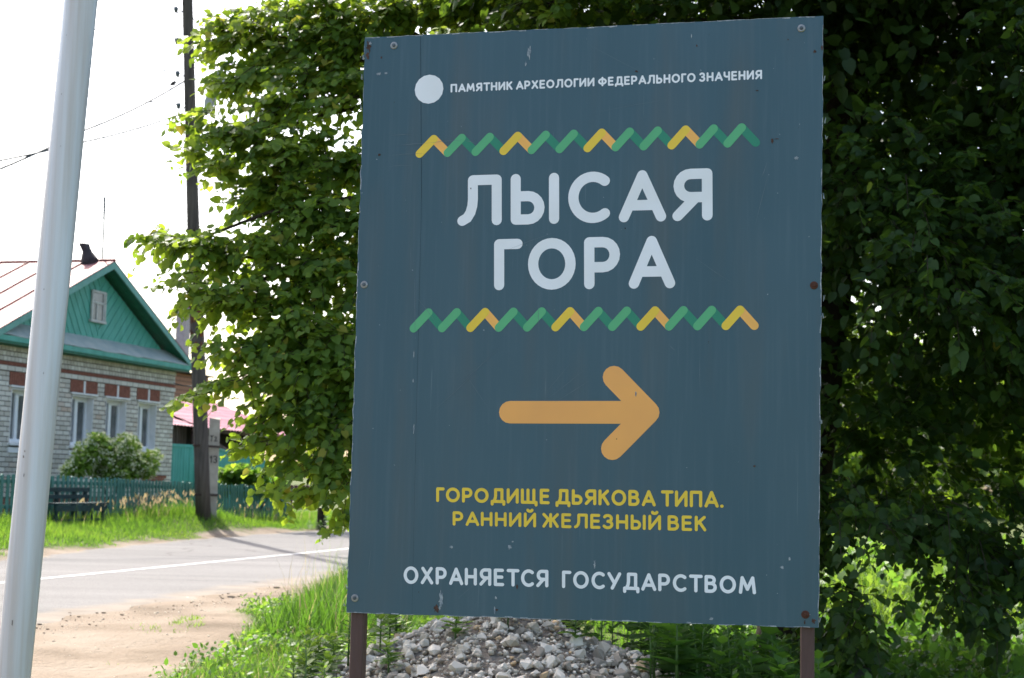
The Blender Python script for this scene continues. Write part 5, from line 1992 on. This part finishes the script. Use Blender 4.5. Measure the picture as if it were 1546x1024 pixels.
for (x0, x1, y0, y1, n_, kk, l_ab, g_) in zones:
    for i in range(n_):
        x, y = rg.uniform(x0, x1), rg.uniform(y0, y1)
        zg = max(gz(x, y), float(heap_z(np.array([x]), np.array([y]))[0]) - .02)
        plant('weed', l_ab, g_, (x, y, zg - .01), rg.choice(kk), rg.uniform(.7, 1.15), rg.uniform(0, 6.28))
# broad dock leaves in the left grass
dk_ = at(497, 1000, 8.2)
dock = empty('dock_plant', (dk_.x, dk_.y, gz(dk_.x, dk_.y)))
tag(dock, 'broad-leaved dock plant with upright pale green leaves in the grass left of the sign', 'plant')
for (a, h, l) in ((2.6, .26, .2), (.6, .22, .16), (1.7, .2, .15), (4.0, .16, .16), (5.2, .14, .14)):
    Aq = frames(np.array([[math.cos(a) * .35, math.sin(a) * .35, 1.0]]), np.array([[-math.cos(a), -math.sin(a), .35]])) * l
    Aq[:, :, 0] *= .75
    link('leaf', batch('dock_leaf', LEAF_V, LEAF_F, Aq, np.array([[math.cos(a) * .03, math.sin(a) * .03, h * .35]]), np.array([.9]), M['herb']), dock)
    MB().tube([(0, 0, 0), (math.cos(a) * .03, math.sin(a) * .03, h * .37)], .004, 5).build('stalk', M['herb_stem'], dock)


# ------------------------------------------------------------------ grass
BL_V = [(-.5, 0, 0), (.5, 0, 0), (-.4, .55, .04), (.4, .55, .04), (0, 1, .22)]
BL_F = [(0, 1, 3, 2), (2, 3, 4)]


def grass(name, label, X, Y, h, w, rng, tlo=0., thi=.85, lean=.35, seed_frac=0., zfun=ground_z):
    n = len(X)
    Z = zfun(X, Y) - .01
    a = rng.random(n) * 2 * math.pi
    up = np.stack([np.cos(a) * lean * rng.random(n), np.sin(a) * lean * rng.random(n), np.ones(n)], -1)
    nn = np.stack([np.cos(a), np.sin(a), np.zeros(n)], -1)
    F = frames(up, nn)
    A = np.stack([F[:, :, 0] * w[:, None], F[:, :, 1] * h[:, None], F[:, :, 2] * h[:, None]], -1)
    patch = vnoise(X * 1.6, Y * 1.6, 17)
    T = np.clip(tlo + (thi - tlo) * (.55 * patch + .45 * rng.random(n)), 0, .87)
    T = np.where(rng.random(n) < seed_frac, rng.uniform(.9, 1, n), T)
    o = link(name, batch(name, BL_V, BL_F, A, np.stack([X, Y, Z], -1), T, M['grass']))
    return tag(o, label, 'grass', kind='stuff')


rg_ = np.random.default_rng(3)
# near strip left of the sign
n_ = 85000
X = rg_.uniform(-2.7, -.5, n_); Y = 6.2 + rg_.random(n_) ** .85 * 12.5
m_ = rg_.random(n_) < grassy(X, Y) ** 2
tallm = vnoise(X * 1.4, Y * .9, 23)
X, Y, tallm = X[m_], Y[m_], tallm[m_]
edge = np.clip((X + 1.9) / .8, 0, 1)
h = (.04 + .09 * edge + .14 * np.clip(tallm - .45, 0, 1) * edge * np.clip((Y - 8.5) / 2, .25, 1)) * rg_.uniform(.5, 1.3, len(X))
grass('roadside_grass', 'rough green grass between the sandy verge and the sign', X, Y, h, rg_.uniform(.003, .006, len(X)), rg_, .0, .66, .75, .10)
# taller grass near the sign's left edge, far part; tree shade put into its low tints
n_ = 7000
X = rg_.uniform(-1.75, -.7, n_); Y = rg_.uniform(10.0, 17.5, n_)
s_a, p_a = sp(X, Y)
m_ = (p_a < 5.7)
X, Y = X[m_], Y[m_]
grass('tall_grass', 'taller grass beside the left edge of the sign, shade put into its dark green', X, Y, rg_.uniform(.22, .50, len(X)) * np.clip((X + 1.95) / .6, .3, 1), rg_.uniform(.006, .011, len(X)), rg_, .0, .42, .5, .04)
n_ = 16000
X = rg_.uniform(-2.5, -.6, n_); Y = rg_.uniform(6.4, 13.5, n_)
m_ = (rg_.random(n_) < grassy(X, Y) ** 2) & (rg_.random(n_) < .25 + .75 * (vnoise(X * 2.2, Y * 2.2, 41) > .5))
X, Y = X[m_], Y[m_]; n_ = len(X)
A = frames(rg_.normal(0, 1, (n_, 3)) + np.array([0, 0, .4]), rg_.normal(0, .5, (n_, 3)) + np.array([0, 0, 1])) * rg_.uniform(.015, .05, (n_, 1, 1))
tag(link('ground_cover', batch('ground_cover', LANCE_V, LANCE_F, A * np.array([2.2, 1, 1]), np.stack([X, Y, ground_z(X, Y) + rg_.uniform(.01, .12, n_)], -1), rg_.uniform(.1, 1, n_), M['herb'])),
    'small-leaved weeds mixed into the grass left of the sign', 'ground cover', kind='stuff')
# sparse seed stalks against the road
n_ = 60
X = rg_.uniform(-1.9, -1.2, n_); Y = rg_.uniform(10.5, 15.5, n_)
grass('grass_stalks', 'thin pale grass stalks standing up against the road', X, Y, rg_.uniform(.45, .75, n_), rg_.uniform(.0025, .004, n_), rg_, .6, .9, .5, .5)
# under the trees at the right: shaded low plants, then a sunlit clearing
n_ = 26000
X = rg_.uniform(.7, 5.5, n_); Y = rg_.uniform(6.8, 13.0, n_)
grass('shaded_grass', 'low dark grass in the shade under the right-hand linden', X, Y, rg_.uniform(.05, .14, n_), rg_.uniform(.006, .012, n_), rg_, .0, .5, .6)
n_ = 30000
X = rg_.uniform(-1.0, 9.5, n_); Y = rg_.uniform(12.6, 26, n_)
s_a, p_a = sp(X, Y)
m_ = p_a < 4.5
X, Y = X[m_], Y[m_]
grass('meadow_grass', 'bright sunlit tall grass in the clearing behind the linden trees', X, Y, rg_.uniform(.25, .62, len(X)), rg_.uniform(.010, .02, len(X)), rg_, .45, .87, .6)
# broad-leaved ground cover
n_ = 9000
X = rg_.uniform(1.2, 5.0, n_); Y = rg_.uniform(7.6, 12.5, n_)
hh = rg_.uniform(.02, .16, n_) * np.clip(1.2 - (Y - 8) * .05, .5, 1.2)
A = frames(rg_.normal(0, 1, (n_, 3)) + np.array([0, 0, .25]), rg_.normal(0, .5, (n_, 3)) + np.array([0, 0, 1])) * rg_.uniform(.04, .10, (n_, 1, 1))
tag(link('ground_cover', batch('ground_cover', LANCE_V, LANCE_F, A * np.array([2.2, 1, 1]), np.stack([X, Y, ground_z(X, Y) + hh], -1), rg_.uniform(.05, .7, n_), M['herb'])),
    'leafy ground cover in the shade at the bottom right', 'ground cover', kind='stuff')
n_ = 12000
X = rg_.uniform(1.6, 8.0, n_); Y = rg_.uniform(12.8, 20, n_)
hh = rg_.uniform(.05, .62, n_)
A = frames(rg_.normal(0, 1, (n_, 3)) + np.array([0, 0, .25]), rg_.normal(0, .5, (n_, 3)) + np.array([0, 0, 1])) * rg_.uniform(.06, .13, (n_, 1, 1))
tag(link('nettles', batch('nettles', LANCE_V, LANCE_F, A * np.array([2.4, 1, 1]), np.stack([X, Y, ground_z(X, Y) + hh], -1), rg_.uniform(.4, 1, n_), M['herb'])),
    'sunlit nettles in the clearing behind the right-hand linden', 'nettles', kind='stuff')

# far verge
n_ = 130000
S_ = 14 + rg_.random(n_) ** 1.0 * 36; Pp = rg_.uniform(11.2, 17.0, n_)
Pp = np.where(Pp > 15.2, 11.8 + rg_.random(n_) * 3.4, Pp)
X = DV.x * S_ - NV.x * Pp; Y = DV.y * S_ - NV.y * Pp
m_ = rg_.random(n_) < grassy(X, Y) ** 2
X, Y, S_, Pp = X[m_], Y[m_], S_[m_], Pp[m_]
hgt = np.interp(Pp - far_edge(S_), [.1, .8, 2.2], [.04, .09, .15]) * rg_.uniform(.5, 1.25, len(X))
clump = np.exp(-(((S_ - 26.9) / .9) ** 2 + ((Pp - 13.3) / .5) ** 2))
hgt = hgt * (1 + 1.1 * clump) * (.8 + .7 * vnoise(X * 1.2, Y * 1.2, 30))
grass('verge_grass', 'bright green sunlit grass verge across the road, in front of the picket fence', X, Y, hgt, rg_.uniform(.006, .013, len(X)), rg_, .15, .85, .55)
# tall straw-coloured seed heads along the fence
n_ = 1600
S_ = np.concatenate([rg_.uniform(19, 33.5, 900), rg_.normal(26.0, .8, 500), rg_.uniform(25.5, 27, 200)]); Pp = rg_.uniform(13.6, 14.4, n_)
X = DV.x * S_ - NV.x * Pp; Y = DV.y * S_ - NV.y * Pp
grass('tall_grass', 'tall grass with pale pinkish seed heads along the foot of the picket fence', X, Y, rg_.uniform(.18, .42, n_), rg_.uniform(.006, .011, n_), rg_, .2, .87, .4, .14)
nh = 200
S_ = np.concatenate([rg_.normal(25.9, .7, 120), rg_.uniform(23, 33, 80)]); Pp = rg_.uniform(13.5, 14.3, nh)
X = DV.x * S_ - NV.x * Pp; Y = DV.y * S_ - NV.y * Pp
A = frames(rg_.normal(0, .3, (nh, 3)) + np.array([0, 0, 1]), rg_.normal(0, 1, (nh, 3))) * rg_.uniform(.07, .13, (nh, 1, 1))
tag(link('seed_heads', batch('seed_heads', LANCE_V, LANCE_F, A, np.stack([X, Y, ground_z(X, Y) + rg_.uniform(.22, .42, nh)], -1), rg_.uniform(.9, 1, nh), M['grass'])),
    'pale pinkish grass seed heads in front of the picket fence', 'grass', kind='stuff')
# small tufts on the sand
tx, ty = [], []
for (x, y, n_) in ((268, 944, 60), (292, 940, 70), (296, 947, 60), (232, 950, 14), (212, 948, 12), (233, 955, 12), (280, 935, 30), (268, 955, 16), (175, 1002, 5)):
    r_ = ray(x, y); k_ = -EYE / r_.z
    tx += list(r_.x * k_ + rg_.normal(0, .035, n_)); ty += list(r_.y * k_ + rg_.normal(0, .09, n_))
tx, ty = np.array(tx), np.array(ty)
grass('grass_tufts', 'tiny grass tufts on the bare sand in the left foreground', tx, ty, rg_.uniform(.015, .06, len(tx)), rg_.uniform(.004, .008, len(tx)), rg_, .4, .87, .8)
# small stones and clods on the sand
nc = 2200
S_ = np.concatenate([rg_.uniform(4, 18, 1100), rg_.uniform(3, 17, 1100)]); Pp = np.concatenate([6.0 + rg_.normal(0, .22, 1100), rg_.uniform(3.5, 6, 1100)])
X = DV.x * S_ - NV.x * Pp; Y = DV.y * S_ - NV.y * Pp
ok_ = grassy(X, Y) < .3
X, Y = X[ok_], Y[ok_]
tv, tf = tmpl[0]
A = np.stack([np.eye(3) * s_ for s_ in np.exp(rg_.normal(math.log(.009), .5, len(X)))])
tag(link('pebbles', batch('pebbles', tv, tf, A, np.stack([X, Y, ground_z(X, Y)], -1), rg_.uniform(0, .5, len(X)), M['stone'])), 'scattered pebbles on the sandy verge', 'pebbles', kind='stuff')

nc = 420
S_ = rg_.uniform(4, 18, nc); Pp = 6.05 + rg_.normal(0, .16, nc) + (vnoise(S_ * 1.7, S_ * 0, 4) - .5) * .3
X = DV.x * S_ - NV.x * Pp; Y = DV.y * S_ - NV.y * Pp
A = np.stack([np.diag([a_ * 1.8, a_ * 1.6, a_]) for a_ in np.exp(rg_.normal(math.log(.007), .6, nc))])
tag(link('soil_clods', batch('soil_clods', tv, tf, A, np.stack([X, Y, ground_z(X, Y) + .004], -1), rg_.uniform(0, .5, nc), M['clod'])), 'dark clods and grit along the broken edge of the road', 'soil clods', kind='stuff')

# small herbs round the foot of the far tree
for i in range(7):
    c = at(466 + i * 4, 790, 32.0)
    plant('weed', 'small dark weed at the foot of the roadside tree', 'weeds at the foot of the roadside tree', (c.x + rg.uniform(-.2, .2), c.y + rg.uniform(-.3, .3), gz(c.x, c.y) - .01), kits[i % 5], rg.uniform(.6, .9), rg.uniform(0, 6))

# far wood closing the view beyond the clearing, right of the road
rf = np.random.default_rng(9)
nf = 26000
X = rf.uniform(8, 90, nf); Y = 75 + rf.normal(0, 4, nf) + X * .1
top = 6 + 3 * vnoise(X * .12, X * 0, 3) + 1.5 * vnoise(X * .5, X * 0, 4)
Z = rf.random(nf) ** .8 * top
A = frames(rf.normal(0, 1, (nf, 3)), rf.normal(0, 1, (nf, 3)) + np.array([0, 0, .8])) * rf.uniform(.5, 1.1, (nf, 1, 1))
tag(link('far_wood', batch('far_wood', CHEAP_V, CHEAP_F, A, np.stack([X, Y, Z], -1), rf.uniform(.1, .7, nf), M['leaf'])), 'distant wood beyond the clearing on the right', 'wood', kind='stuff')
print('objects', len(bpy.data.objects))
